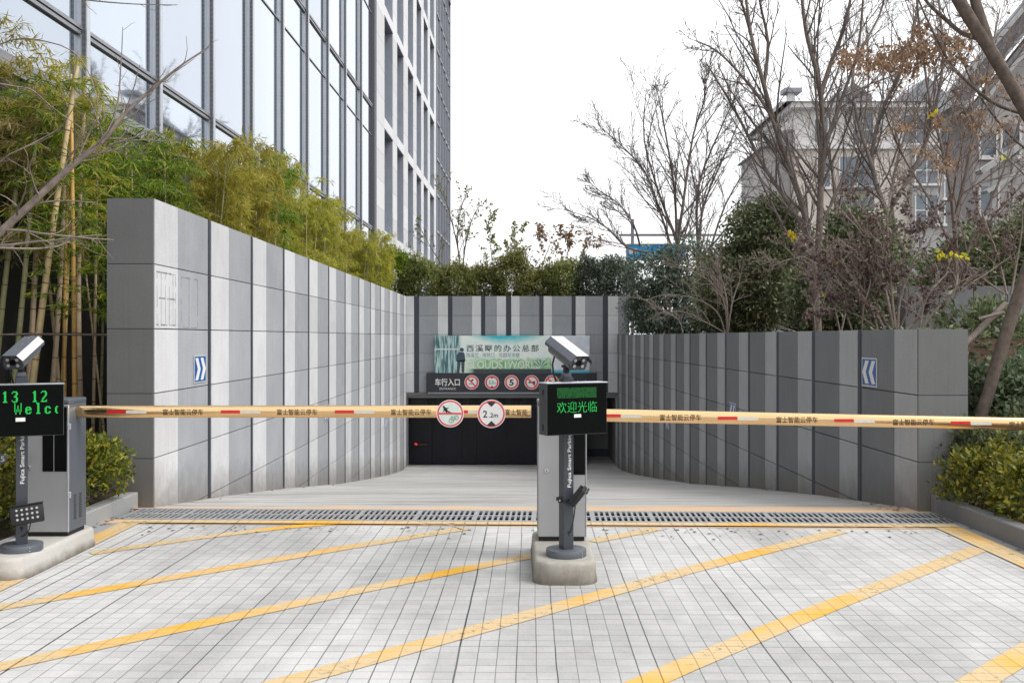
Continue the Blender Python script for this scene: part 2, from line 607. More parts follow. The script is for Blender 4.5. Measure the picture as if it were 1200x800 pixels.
M['lit_shield_and_plate'] = simple("lit_shield_and_plate_metal", (0.66, 0.67, 0.69), 0.38, 0.25, 0.05, 8)  # pale colour for the shield face drawn as lit; also sign plates
M['shield_shaded'] = simple("shaded_metal_shield", (0.13, 0.14, 0.16), 0.38, 0.3, 0.05, 8)  # shield faces with shade put into the colour
M['cam_grey'] = simple("grey_camera_body", (0.17, 0.175, 0.185), 0.45, 0.3, 0.1, 10)
M['lens'] = simple("led_lens", (0.42, 0.42, 0.42), 0.12, 0.2, 0.05, 20)
M['bolt'] = simple("steel_bolt", (0.6, 0.6, 0.6), 0.3, 0.9, 0.1, 30)
M['led'] = emissive("green_led", (0.025, 0.85, 0.14), 0.62)
M['led_bright'] = emissive("bright_green_led", (0.012, 0.85, 0.12), 0.62)
M['led_dim'] = emissive("dim_green_led", (0.02, 0.75, 0.11), 0.13)
M['red_light'] = emissive("red_lamp_glow", (1.0, 0.05, 0.06), 0.6)
M['gold'] = simple("champagne_gold_boom", (0.80, 0.545, 0.285), 0.19, 1.0, 0.04, 3)
M['red_film'] = simple("red_reflective_film", (0.62, 0.02, 0.02), 0.35, 0, 0.12, 30)
M['white_film'] = simple("white_reflective_film", (0.66, 0.64, 0.56), 0.4, 0, 0.08, 30)
M['brown_print'] = simple("dark_brown_print", (0.09, 0.05, 0.015), 0.6, 0, 0.2, 60)
M['sign_red'] = simple("sign_red", (0.72, 0.075, 0.085), 0.45, 0, 0.05, 20)
M['sign_white'] = simple("sign_white", (0.80, 0.80, 0.79), 0.45, 0, 0.03, 20)
M['sign_black'] = simple("sign_black", (0.015, 0.02, 0.02), 0.5)
M['sign_green'] = simple("faded_green_print", (0.10, 0.30, 0.22), 0.5)
M['sign_blue'] = simple("sign_blue", (0.012, 0.10, 0.36), 0.4, 0, 0.05, 10)
M['alu'] = simple("aluminium_edge", (0.55, 0.58, 0.62), 0.35, 0.6, 0.05, 5)
M['panel_black'] = simple("dark_sign_panel", (0.024, 0.026, 0.034), 0.5)
M['door_dark'] = simple("dark_curtain", (0.009, 0.0095, 0.0155), 0.5, 0, 0.3, 1.2, 0.3)
M['header_dark'] = simple("dark_header_panel", (0.020, 0.019, 0.024), 0.55)
M['door_letter'] = simple("dark_door_lettering", (0.0035, 0.0035, 0.004), 0.6)
M['steel_frame'] = simple("grey_door_frame", (0.16, 0.16, 0.165), 0.45, 0.3)
M['inner_wall'] = simple("garage_inner_wall", (0.24, 0.245, 0.25), 0.8, 0, 0.1, 2)
M['bark_grey'] = simple("grey_bark", (0.235, 0.20, 0.18), 0.9, 0, 0.35, 14, 0.2, 0.7)
M['bark_brown'] = simple("brown_bark", (0.19, 0.155, 0.135), 0.9, 0, 0.3, 14, 0.2, 0.7)
M['bark_pale'] = simple("pale_bark", (0.31, 0.255, 0.225), 0.9, 0, 0.3, 18, 0.2, 0.6)
M['bark_dark'] = simple("dark_trunk_bark", (0.14, 0.11, 0.092), 0.9, 0, 0.35, 14, 0.2, 0.7)
M['twig_far'] = simple("far_twig", (0.17, 0.145, 0.135), 0.9, 0, 0.2, 10, 0.2)
M['bamboo_straw'] = simple("straw_bamboo", (0.62, 0.48, 0.25), 0.45, 0, 0.25, 5, 0.5)
M['bamboo_tan'] = simple("tan_bamboo", (0.55, 0.42, 0.29), 0.5, 0, 0.25, 5, 0.5)
M['bamboo_olive'] = simple("olive_bamboo", (0.34, 0.33, 0.17), 0.5, 0, 0.25, 5, 0.5)
M['bamboo_gold'] = simple("golden_bamboo", (0.62, 0.37, 0.11), 0.45, 0, 0.2, 5, 0.5)
M['bamboo_node'] = simple("bamboo_node", (0.17, 0.12, 0.06), 0.6)
M['bleaf_yellow'] = leaf_mat("yellow_bamboo_leaf", [(0.0, (0.24, 0.27, 0.03)), (0.35, (0.43, 0.43, 0.045)), (0.7, (0.58, 0.52, 0.075)), (1.0, (0.46, 0.38, 0.12))], 0.5)
M['bleaf_green'] = leaf_mat("green_bamboo_leaf", [(0.0, (0.045, 0.11, 0.014)), (0.4, (0.12, 0.24, 0.02)), (0.75, (0.30, 0.40, 0.03)), (1.0, (0.50, 0.48, 0.05))], 0.5)
M['bleaf_dry'] = leaf_mat("dry_bamboo_leaf", [(0.0, (0.30, 0.27, 0.08)), (0.5, (0.48, 0.41, 0.13)), (1.0, (0.55, 0.47, 0.20))], 0.45)
M['bleaf_olive'] = leaf_mat("olive_bamboo_leaf", [(0.0, (0.11, 0.14, 0.045)), (0.5, (0.25, 0.28, 0.085)), (1.0, (0.46, 0.44, 0.18))], 0.5)
M['leaf_ever'] = leaf_mat("evergreen_leaf", [(0.0, (0.055, 0.08, 0.038)), (0.5, (0.14, 0.18, 0.085)), (0.9, (0.28, 0.31, 0.15)), (1.0, (0.44, 0.43, 0.24))], 0.3, 0.45)
M['leaf_bluish'] = leaf_mat("bluish_evergreen_leaf", [(0.0, (0.05, 0.075, 0.055)), (0.5, (0.11, 0.15, 0.105)), (1.0, (0.26, 0.31, 0.22))], 0.3, 0.42)
M['leaf_shrub'] = leaf_mat("yellow_green_shrub_leaf", [(0.0, (0.05, 0.075, 0.012)), (0.45, (0.15, 0.17, 0.02)), (0.8, (0.30, 0.29, 0.03)), (1.0, (0.42, 0.33, 0.05))], 0.3)
M['leaf_broad'] = leaf_mat("pale_broad_leaf", [(0.0, (0.05, 0.085, 0.04)), (0.5, (0.12, 0.175, 0.085)), (1.0, (0.25, 0.31, 0.18))], 0.25)
M['leaf_brown'] = leaf_mat("dead_brown_leaf", [(0.0, (0.15, 0.085, 0.06)), (0.5, (0.29, 0.17, 0.11)), (1.0, (0.45, 0.29, 0.19))], 0.3, 0.6)
M['leaf_purple'] = leaf_mat("purple_brown_leaf", [(0.0, (0.075, 0.05, 0.046)), (0.5, (0.15, 0.10, 0.09)), (1.0, (0.27, 0.19, 0.165))], 0.25, 0.6)
M['leaf_yellow'] = leaf_mat("bright_yellow_leaf", [(0.0, (0.60, 0.52, 0.02)), (0.5, (0.75, 0.60, 0.02)), (1.0, (0.42, 0.50, 0.04))], 0.4)

# ------------------------------------------------------------------ the setting: ground, paving, ramp
RZ = [(9.2, 0.0), (9.5, -0.02), (12, -0.30), (15, -0.67), (20, -1.33), (24, -1.80), (28, -2.25), (31, -2.54), (33, -2.63), (46, -2.63)]


def ramp_z(y):
    return float(np.interp(y, [p[0] for p in RZ], [p[1] for p in RZ]))


def structure(o, label, cat):
    return tag(o, label, cat, None, "structure")


b = MB()
xs, ys = [-900, -4.0, 4.2, 900], [-300, 8.4, 60, 1500]
for i in range(3):
    for j in range(3):
        if (i, j) != (1, 1):
            b.quad([(xs[i], ys[j], -0.03), (xs[i + 1], ys[j], -0.03), (xs[i + 1], ys[j + 1], -0.03), (xs[i], ys[j + 1], -0.03)])
structure(b.build("ground", simple("city_ground", (0.16, 0.155, 0.145), 0.95, 0, 0.3, 0.4)), "flat grey ground reaching away behind the buildings", "ground")

SK = -0.035                                              # the drain and the head of the ramp lie slightly askew
b = MB()
b.quad([(-7, -4, 0), (7, -4, 0), (7, 8.44 + 7 * SK, 0), (-7, 8.44 - 7 * SK, 0)])
structure(b.build("paving", M['paving']), "pale grey block paving in front of the barriers", "paving")
b = MB()
b.quad([(-4.2, 8.45 - 4.2 * SK, 0), (4.2, 8.45 + 4.2 * SK, 0), (4.2, 8.66 + 4.2 * SK, 0), (-4.2, 8.66 - 4.2 * SK, 0)])
structure(b.build("path", M['ramp']), "narrow concrete strip between paving and drain", "path")
b = MB()
yy = [9.22, 9.5, 10, 10.7, 12, 13.5, 15, 17.5, 20, 22, 24, 26, 28, 29.5, 31, 33, 46]
for y0, y1 in zip(yy[:-1], yy[1:]):
    sk0 = SK if y0 < 9.3 else 0
    b.quad([(-4.2, y0 - 4.2 * sk0, ramp_z(y0)), (4.2, y0 + 4.2 * sk0, ramp_z(y0)), (4.2, y1, ramp_z(y1)), (-4.2, y1, ramp_z(y1))])
structure(b.build("road_ramp", M['ramp'], smooth=30), "grooved concrete ramp running down to the garage door", "ramp")

# planting beds: sloping soil behind the kerbs and walls
b = MB()
b.quad([(-12, 2, 0.10), (-3.72, 2, 0.10), (-3.72, 9.49, 0.12), (-12, 9.49, 0.12)])
b.quad([(-12, 9.49, 0.12), (-3.72, 9.49, 0.12), (-3.93, 9.6, 0.15), (-12, 9.6, 0.15)])
b.quad([(-12, 9.6, 0.15), (-3.93, 9.6, 0.15), (-4.06, 32.3, 0.4), (-12, 32.3, 0.4)])
structure(b.build("terrain_bed", M['soil']), "brown planted soil beside and behind the pale tall wall", "soil")
b = MB()
for (x0, x1, zz) in ((3.93, 4.3, (0.08, 0.10)), (4.3, 40, (0.10, 0.25))):
    b.quad([(x0, 2, zz[0]), (x1, 2, zz[1]), (x1, 9.3, zz[1]), (x0, 9.3, zz[0])])
b.quad([(4.15, 9.3, 0.10), (40, 9.3, 0.25), (40, 11.2, 1.58), (4.12, 11.2, 1.58)])
b.quad([(4.12, 11.2, 1.58), (40, 11.2, 1.58), (40, 60, 1.60), (3.62, 33.2, 1.60)])
structure(b.build("terrain_bank", M['soil']), "soil bank rising level with the top of the low wall", "soil")
b = MB()
b.quad([(-12, 32.9, 2.45), (4.5, 32.9, 2.45), (4.5, 60, 2.45), (-12, 60, 2.45)])
structure(b.build("terrain_roof_bed", M['soil']), "planted soil above the garage entrance", "soil")

# worn yellow lines
def stripe(pts, label, w=0.15, z=0.004, mat='paint'):
    b = MB()
    P = [Vector((p[0], p[1], 0)) for p in pts]
    for i in range(len(P) - 1):
        d = (P[i + 1] - P[i]).normalized()
        nrm = Vector((-d.y, d.x, 0)) * w / 2
        b.quad([(P[i] - nrm)[:2] + (z,), (P[i + 1] - nrm)[:2] + (z,), (P[i + 1] + nrm)[:2] + (z,), (P[i] + nrm)[:2] + (z,)])
    structure(b.build("road_marking", M[mat]), label, "road marking")


def gp(px, py):
    Y = F_PX * EYE / (py - CY)
    return ((px - CX) / F_PX * Y, Y)


stripe([gp(106, 648.5), gp(233, 630), gp(333, 618), gp(400, 612.5)], "shortest slanted yellow line nearest the drain", 0.13)
stripe([gp(-40, 719), gp(200, 677), gp(400, 642.5), gp(545, 619)], "slanted yellow line ending short of the drain, second back", 0.14)
stripe([gp(-60, 794), gp(250, 728), gp(400, 696), gp(625, 650.5)], "slanted yellow line running up to the concrete island", 0.14)
stripe([gp(693, 634.5), gp(770, 619.5)], "faint yellow line just behind the concrete island", 0.13, 0.004, 'paint_pale')
stripe([gp(200, 836), gp(400, 782), gp(633, 717), gp(800, 670), gp(985, 622.5)], "long slanted yellow line passing in front of the concrete island", 0.15)
stripe([gp(700, 825), gp(800, 781), gp(967, 712), gp(1148, 642.5)], "long slanted yellow line meeting the yellow edge line", 0.15)
stripe([gp(1095, 832), gp(1160, 790), gp(1260, 730)], "slanted yellow line in the corner nearest the camera", 0.15)
stripe([(-3.335, 8.60), (-3.335, 4.0)], "yellow edge line beside the island next to the planter", 0.17, 0.008)
stripe([(-3.42, 8.645), (3.71, 8.43)], "yellow cross line along the drain, worn in the middle", 0.13, 0.012, 'paint_pale')
stripe([(3.605, 8.42), (3.605, 4.0)], "yellow edge line along the dark kerb", 0.21, 0.008)
b = MB()
b.quad([(3.715, 4, 0.003), (3.80, 4, 0.003), (3.80, 8.6, 0.003), (3.715, 8.6, 0.003)])
b.quad([(-3.62, 4, 0.003), (-3.425, 4, 0.003), (-3.425, 8.6, 0.003), (-3.62, 8.6, 0.003)])
structure(b.build("path_edging", M['kerb']), "grey stone edging strip between yellow lines and kerbs", "path")

# drain grate
gr = empty("drain_grate", (0.12, 8.94, 0), "long cast iron drain grate with two rows of slots across the ramp head", "drain", None, math.atan(SK))
b = MB()
L0, L1 = -3.66, 3.68
for y0, y1 in ((-0.28, -0.225), (-0.02, 0.02), (0.225, 0.28)):
    b.box(L0, L1, y0, y1, -0.016, 0.004)
x = L0
k = 0
while x < L1:
    wbar = 0.021 if k % 10 else 0.044
    for y0, y1 in ((-0.225, -0.02), (0.02, 0.225)):
        b.box(x, min(L1, x + wbar), y0, y1, -0.006, 0.003)
    x += 0.029 + wbar
    k += 1
b.build("grate_bars", M['iron'], gr)
b = MB()
b.box(L0, L1, -0.285, 0.285, -0.34, -0.30)
b.box(L0, L1, -0.30, -0.281, -0.34, -0.026)
b.box(L0, L1, 0.281, 0.30, -0.34, -0.026)
b.box(L0 - 0.02, L0 - 0.001, -0.3, 0.3, -0.34, -0.01)
b.box(L1 + 0.001, L1 + 0.02, -0.3, 0.3, -0.34, -0.01)
b.build("drain_channel", M['void'], gr)

# kerbs of the two planters
def kerb(name, x0, x1, y0, y1, h, mat, label):
    root = empty(name, ((x0 + x1) / 2, y0, 0), label, "kerb")
    y = y0
    while y < y1 - 0.02:
        e = min(y1, y + 0.98)
        b = MB()
        b.box(-(x1 - x0) / 2, (x1 - x0) / 2, y - y0 + 0.003, e - y0 - 0.003, -0.05, h, 0.008)
        b.build("kerb_block", mat, root)
        y = e
    return root


kerb("planter_kerb", -3.74, -3.60, 3.0, 9.47, 0.135, M['kerb'], "pale grey stone kerb of the planter beside the grey cabinet")
kerb("planter_kerb", 3.80, 3.93, 3.2, 9.20, 0.155, M['kerb_dark'], "dark grey stone kerb of the planter under yellow-green shrubs")

# ------------------------------------------------------------------ striped stone walls
LEV = [2.298 - 0.617 * i for i in range(0, 10)]


def strip_mesh(b, x0, x1, y0, y1, zb, zt, levels):
    zs = [zb] + sorted([l for l in levels if zb + 0.02 < l < zt - 0.02]) + [zt]
    for a, c in zip(zs[:-1], zs[1:]):
        b.box(x0, x1, y0 + 0.0015, y1 - 0.0015, a + (0.005 if a > zb else 0), c - (0.005 if c < zt else 0))


def striped_wall(name, A, Bp, zt, thick, side, seq, first, label, levels, mats):
    """A near corner, Bp far corner in plan; side +1: the lane lies towards +x"""
    Lw = math.hypot(Bp[0] - A[0], Bp[1] - A[1])
    root = empty(name, (A[0], A[1], 0), label, "wall", None, -math.atan2(Bp[0] - A[0], Bp[1] - A[1]))

    def xr(a, c):
        return (min(side * a, side * c), max(side * a, side * c))
    b = MB()
    b.box(*xr(-thick + 0.03, -0.05), 0.035, Lw, -3.2, zt - 0.004)
    b.build("wall_core", M['joint'], root)
    b = MB()                                              # the wall's end, facing the camera
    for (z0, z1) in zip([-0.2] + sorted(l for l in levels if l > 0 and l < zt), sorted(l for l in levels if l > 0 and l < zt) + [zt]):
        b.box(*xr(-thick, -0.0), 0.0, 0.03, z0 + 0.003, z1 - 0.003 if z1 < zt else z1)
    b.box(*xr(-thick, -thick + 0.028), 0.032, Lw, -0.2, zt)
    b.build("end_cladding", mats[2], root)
    b = MB()
    b.box(*xr(-thick + 0.03, -0.052), 0.033, Lw, zt - 0.003, zt)
    b.build("wall_top", mats[1], root)
    y = 0.032
    i = first
    while y < Lw - 0.03:
        kind, w = seq[i % len(seq)]
        if i == first:
            w -= 0.03
        e = min(Lw, y + w)
        b = MB()
        zb = ramp_z(A[1] + e) - 0.12
        if kind == 'dark':
            b.box(*xr(-0.05, -0.006), y + 0.004, e - 0.004, zb, zt - 0.002)
            b.box(*xr(-0.05, -0.003), y + w * 0.40, y + w * 0.44, zb, zt - 0.004)
            b.build("dark_groove", M['dark_stone'], root)
        else:
            strip_mesh(b, *xr(-0.05, 0), y, e, zb, zt, levels)
            b.build("light_stone_strip" if kind == 'light' else "grey_stone_strip", mats[0] if kind == 'light' else mats[1], root)
        y = e
        i += 1
    return root


wl = striped_wall("striped_stone_wall", (-3.47, 9.5), (-3.61, 32.25), 2.92, 0.44, 1,
                  [('light', 0.70), ('grey', 1.00), ('dark', 0.135)], 0,
                  "tall grey and white striped granite wall under the bamboo", LEV, (M['light_stone'], M['grey_stone'], M['end_stone']))
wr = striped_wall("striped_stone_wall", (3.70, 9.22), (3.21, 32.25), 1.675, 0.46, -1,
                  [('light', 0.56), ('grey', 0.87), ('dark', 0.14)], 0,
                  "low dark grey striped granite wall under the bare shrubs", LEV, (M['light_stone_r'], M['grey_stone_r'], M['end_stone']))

# glue lines left by a removed poster on the first strips of the tall wall
b = MB()
rs = random.Random(4)
def scuff_line(y0, z0, y1, z1, w=0.012):
    n = 9
    for k in range(n):
        t0, t1 = k / n, (k + 1) / n
        if rs.random() < 0.16: continue
        ya, za, yb, zb = y0 + (y1 - y0) * t0, z0 + (z1 - z0) * t0, y0 + (y1 - y0) * t1, z0 + (z1 - z0) * t1
        ww = w * rs.uniform(0.3, 1.1)
        if abs(y1 - y0) < abs(z1 - z0):
            b.box(0.0005, 0.0015, ya - ww / 2, ya + ww / 2, min(za, zb), max(za, zb))
        else:
            b.box(0.0005, 0.0015, min(ya, yb), max(ya, yb), za - ww / 2, za + ww / 2)
for yv in (0.10, 0.21, 0.33, 0.44, 0.55, 0.62):
    scuff_line(yv, 1.72, yv, 2.22, 0.009)
for yv in (0.80, 1.05, 1.34):
    scuff_line(yv, 1.71, yv, 2.22, 0.015)
for (ya, yb, zz) in ((0.08, 0.62, 2.23), (0.08, 0.62, 1.72), (0.80, 1.34, 2.22), (0.80, 1.36, 1.70), (0.1, 0.6, 1.98)):
    scuff_line(ya, zz, yb, zz, 0.016)
b.build("glue_residue", M['scuff'], wl)

# ------------------------------------------------------------------ end wall over the garage entrance
BY = 32.27
SC = F_PX / BY
def bx(px):
    return (px - CX) / SC
def bz(py):
    return EYE - (py - CY) / SC
bw = empty("entrance_wall", (0, BY, 0), "striped granite wall above the dark garage entrance", "wall")
b = MB()
b.box(-3.75, 3.6, 0.05, 0.62, -0.19, 2.925)
b.build("wall_core", M['joint'], bw)
zt, zb = 2.93, -0.185
blev = [bz(369.7), bz(391.8), bz(414), bz(436.2)]
edges = [(474.0, 485.2, 'l'), (485.2, 491, 'd'), (491, 513, 'g'), (513, 525, 'l'), (525, 530, 'd'), (530, 553, 'g'), (553, 563.7, 'l'), (563.7, 568.5, 'd'),
         (568.5, 582, 'g'), (582, 593, 'l'), (593, 599, 'd'), (599, 609, 'l'), (609, 632, 'g'), (632, 637, 'd'), (637, 647, 'l'), (647, 670, 'g'), (670, 674.5, 'd'),
         (674.5, 686, 'l'), (686, 706.5, 'g'), (706.5, 712.5, 'd'), (712.5, 724.5, 'l'), (724.5, 736, 'g')]
for a, c, k in edges:
    b = MB()
    if k == 'd':
        b.box(bx(a) + 0.003, bx(c) - 0.003, 0.006, 0.05, zb, zt)
        b.build("dark_groove", M['dark_stone'], bw)
    else:
        zs = [zb] + sorted(blev) + [zt]
        for z0, z1 in zip(zs[:-1], zs[1:]):
            b.box(bx(a) + 0.003, bx(c) - 0.003, 0, 0.05, z0 + 0.005, z1 - 0.005)
        b.build("light_stone_strip" if k == 'l' else "grey_stone_strip", M['light_stone_b'] if k == 'l' else M['grey_stone_b'], bw)
b = MB()
b.box(-3.62, 3.3, 0.06, 0.55, -0.36, -0.192)
b.build("lintel", M['inner_wall'], bw)
b = MB()
b.box(-3.62, 3.3, -0.03, 0.055, -0.275, -0.195, 0.006)
b.build("door_head_frame", M['steel_frame'], bw)

# garage interior
b = MB()
b.box(-3.95, -3.62, 32.9, 44, -2.8, 0.2)
b.box(3.22, 3.6, 32.9, 44, -2.8, 0.2)
b.box(2.2, 3.22, 35.6, 35.9, -2.75, 0.1)
b.box(-3.95, 3.6, 44, 44.3, -2.8, 0.2)
b.box(-3.95, 3.6, 32.9, 44.3, -0.18, 0.2)
structure(b.build("room_walls", M['inner_wall']), "bare concrete walls inside the garage entrance", "garage interior")
b = MB()
b.box(2.2, 3.22, 35.575, 35.597, -2.63, -2.38)
structure(b.build("room_skirting", M['dark_stone']), "dark skirting on the garage inner wall", "garage interior")

cu = empty("entrance_curtain", (0, 33.1, -2.63), "dark strip curtain filling the garage entrance", "curtain")
b = MB()
rc = random.Random(9)
for k in range(24):
    x0 = -3.6 + k * 0.245
    b.box(x0, x0 + 0.255, rc.uniform(-0.02, 0.02) + 0.02 * (k % 2), rc.uniform(0.03, 0.035) + 0.02 * (k % 2), 0.01, 1.95)
b.build("curtain_strips", M['door_dark'], cu)
b = MB()
b.box(-3.6, 2.6, -0.06, 0.06, 1.9, 2.44, 0.01)
b.build("header_panel", M['header_dark'], cu)
b = MB()
b.text("进入车库请打开车灯", 0.40, Matrix.Translation((-3.05, -0.065, 1.985)), 0, 0.004, 'LEFT', 1.34, 0.010)
b.build("header_lettering", M['door_letter'], cu)

rl = empty("tail_light_stand_in", (bx(485.5), 32.98, bz(523.5)), "small red light standing in for a tail light low on the curtain", "lamp")  # lamp added in place of what looks like a tail light inside
b = MB(); b.box(-0.10, 0.38, 0.02, 0.05, -0.05, 0.05, 0.01); b.build("lamp_housing", M['black'], rl)
b = MB(); b.box(-0.07, 0.02, 0.0, 0.02, -0.03, 0.04, 0.008, 0, Matrix.Rotation(0.6, 4, 'Y')); b.build("red_lens", M['red_light'], rl)
frl = emissive("faint_red_lamp", (1, 0.08, 0.1), 0.12)
for xx in (0.15, 0.27):
    b = MB(); b.box(xx, xx + 0.03, 0.01, 0.02, -0.015, 0.015)
    b.build("small_lens", frl, rl)

# ------------------------------------------------------------------ glass and stone office building
def glass_mat():
    n = NT("mirror_glass")
    v = n.coord((1, 0.25, 0.1))
    nm = n.bump(n.noise(v, 0.35, 2, 0.4), 0.10, 0.25)
    geo = n.new("ShaderNodeNewGeometry")
    col = n.ramp(n.noise(n.coord((0.4, 0.4, 0.12)), 0.5, 2), [(0.3, (0.50, 0.56, 0.64)), (0.7, (0.60, 0.655, 0.73))])
    oi = n.new("ShaderNodeObjectInfo")
    hv = n.new("ShaderNodeHueSaturation")
    n.t.links.new(col, hv.inputs["Color"])
    n.put(hv.inputs["Value"], n.math('ADD', 0.86, n.math('MULTIPLY', oi.outputs["Random"], 0.24)))
    n.bsdf(hv.outputs[0], 0.03, 0.92, nm, 0.6)
    return n.m


def louver_mat():
    n = NT("ribbed_fin")
    tc = n.new("ShaderNodeTexCoord"); sp = n.new("ShaderNodeSeparateXYZ")
    n.t.links.new(tc.outputs["Object"], sp.inputs[0])
    f = n.math('FRACT', n.math('MULTIPLY', sp.outputs[2], 12.0))
    lo = n.step(n.math('ABSOLUTE', n.math('SUBTRACT', f, 0.5)), 0.15, 0.35)
    col = n.mix(lo, c3(0.165, 0.165, 0.18), c3(0.21, 0.21, 0.225))
    n.bsdf(col, 0.5, 0.3, n.bump(lo, 0.2, 0.01), 0.4)
    return n.m


M['glass'] = glass_mat()
M['fin'] = louver_mat()
M['blue_glass'] = simple("blue_grey_glass", (0.26, 0.30, 0.36), 0.15, 0.4, 0.1, 0.5)
M['mullion'] = simple("grey_aluminium", (0.30, 0.31, 0.34), 0.4, 0.5, 0.06, 3)
M['pier_dark'] = stone("dark_pier_stone", (0.14, 0.145, 0.17), 0.1, 0.1, 0.05)
M['pier_white'] = stone("white_pier_stone", (0.66, 0.665, 0.685), 0.05, 0.06, 0.04, 0.5)
M['jamb'] = simple("blue_grey_jamb", (0.40, 0.435, 0.49), 0.35, 0.3, 0.08, 2)
M['base_dark'] = simple("shade_dark_base", (0.035, 0.035, 0.037), 0.6)  # bamboo shade and dark reflections put into the ground-floor colour

ob = empty("office_building", (-6.0, 0, 0), "tall office building of mirror glass and pale stone behind the bamboo", "building", None, -math.atan(0.0154))
FL = [0.9, 5.65, 10.16, 14.67, 19.18, 23.69, 27.5]
b = MB()
b.box(-14, -0.12, 2.5, 37.05, 0.0, 26.5)
b.box(-14, -0.62, 37.05, 71.0, 0.0, 26.0)
b.build("building_core", M['base_dark'], ob)
b = MB()
b.box(-0.12, 0.02, 2.5, 37.0, 0.0, 4.60)
b.build("base_wall", M['base_dark'], ob)
b = MB()
b.box(-0.12, 0.06, 2.5, 37.0, 4.60, 4.82, 0.01)
b.build("base_cornice", M['mullion'], ob)
fy = [2.75, 5.37, 7.98, 10.6, 13.2, 15.8, 18.43, 21.03, 23.6, 26.2, 28.8, 31.5, 34.4, 37.05]
for i, y in enumerate(fy[:-1]):
    b = MB()
    b.box(-0.02, 0.085, y, y + 0.085, 4.83, 27.4, 0, 0)
    b.box(0.087, 0.104, y - 0.008, y + 0.093, 4.83, 27.4, 0, 1)
    b.box(-0.02, 0.03, y - 0.03, y - 0.002, 4.83, 27.4, 0, 1)
    b.box(-0.02, 0.03, y + 0.087, y + 0.115, 4.83, 27.4, 0, 1)
    b.build("facade_fin", [M['fin'], M['alu']], ob)
    zs = [4.83] + FL[1:]
    for j in range(len(zs) - 1):
        b = MB()
        z0, z1 = zs[j], zs[j + 1]
        b.box(-0.10, -0.015, y + 0.09, fy[i + 1] - 0.004, z0, z1)
        b.build("glass_panel", M['glass'], ob)
for j, z in enumerate(FL[1:]):
    b = MB()
    b.box(-0.012, 0.03, 2.5, 37.0, z - 0.06, z - 0.012, 0, 0)
    b.box(-0.012, 0.045, 2.5, 37.0, z + 0.005, z + 0.055, 0, 0)
    b.box(-0.012, 0.02, 2.5, 37.0, z - 0.012, z + 0.005, 0, 1)
    b.build("transom", [M['mullion'], M['black']], ob)
    b = MB()
    b.box(-0.012, 0.012, 2.5, 37.0, z - 1.10, z - 1.07)
    b.build("thin_transom", M['mullion'], ob)
# stone part
b = MB()
b.box(-0.61, 0.10, 37.1, 37.6, 0, 27.5)
b.build("corner_pier", M['pier_dark'], ob)
yq = [37.6, 40.1, 43.6, 47.45, 51.05, 54.2, 57.55, 61.0]
piers = [(37.6, 39.85), (42.2, 43.55), (45.7, 47.3), (49.4, 50.8), (52.9, 54.1), (56.2, 57.4), (59.8, 61.0)]
for (y0, y1) in piers:
    b = MB()
    for z0 in np.arange(0.0, 26.4, 1.1):
        b.box(-0.61, 0.06, y0, y1, z0 + 0.006, z0 + 1.094)
    b.build("stone_pier", M['pier_white'], ob)
for z in FL[1:]:
    for (p0, p1) in zip(piers[:-1], piers[1:]):
        b = MB()
        b.box(-0.61, 0.06, p0[1] + 0.003, p1[0] - 0.003, z - 0.22, z + 0.20)
        b.box(-0.61, 0.075, p0[1] + 0.003, p1[0] - 0.003, z - 0.27, z - 0.222, 0, 1)
        b.build("spandrel", [M['pier_white'], M['mullion']], ob)
for k in range(len(FL) - 1):
    z0, z1 = FL[k] + 0.20, FL[k + 1] - 0.27
    for (p0, p1) in zip(piers[:-1], piers[1:]):
        b = MB()
        b.box(-0.60, -0.50, p0[1] + 0.02, p1[0] - 0.02, z0, z1, 0, 0)
        b.box(-0.50, 0.045, p1[0] - 0.03, p1[0] - 0.004, z0, z1, 0, 1)
        b.box(-0.50, 0.045, p0[1] + 0.004, p0[1] + 0.03, z0, z1, 0, 1)
        for q in (0.5,):
            yc = p0[1] + (p1[0] - p0[1]) * q
            b.box(-0.50, -0.44, yc - 0.04, yc + 0.04, z0, z1, 0, 2)
        b.build("window", [M['blue_glass'], M['jamb'], M['mullion']], ob)
# far glazed corner
b = MB()
b.box(-0.61, 0.09, 61.0, 61.4, 0, 25.6)
b.build("corner_pier", M['pier_dark'], ob)
for i in range(5):
    y0 = 61.4 + i * 1.92
    b = MB()
    b.box(-0.61, 0.02, y0, y0 + 1.82, 0.0, 25.0)
    b.build("glass_panel", M['glass'], ob)
    b = MB()
    b.box(-0.1, 0.12, y0 + 1.82, y0 + 1.92, 0, 25.2)
    b.build("facade_fin", M['mullion'], ob)
for z in np.arange(1.4, 25, 2.25):
    b = MB()
    b.box(0.022, 0.07, 61.4, 71.0, z - 0.06, z + 0.06)
    b.build("transom", M['mullion'], ob)
b = MB()
b.box(-14, 0.14, 61.0, 71.1, 25.2, 25.6)
b.build("parapet", M['mullion'], ob)

# ------------------------------------------------------------------ houses behind the trees
M['house_beige'] = stone("beige_render", (0.58, 0.53, 0.48), 0.06, 0.1, 0.08)  # haze over the far house put into these walls as lighter colour
M['house_pale'] = stone("pale_render", (0.68, 0.665, 0.65), 0.06, 0.1, 0.08)
M['house_grey'] = stone("grey_brick", (0.37, 0.36, 0.36), 0.1, 0.1, 0.08)
M['slate'] = simple("grey_slate", (0.28, 0.295, 0.32), 0.7, 0, 0.2, 1.5)
M['trim'] = simple("white_trim", (0.70, 0.69, 0.68), 0.6)
M['trim_grey'] = simple("weathered_trim", (0.42, 0.42, 0.42), 0.6)
M['house_glass'] = simple("window_glass", (0.14, 0.17, 0.20), 0.08, 0.3, 0.2, 0.8)
M['rail'] = simple("dark_railing", (0.09, 0.10, 0.12), 0.5)

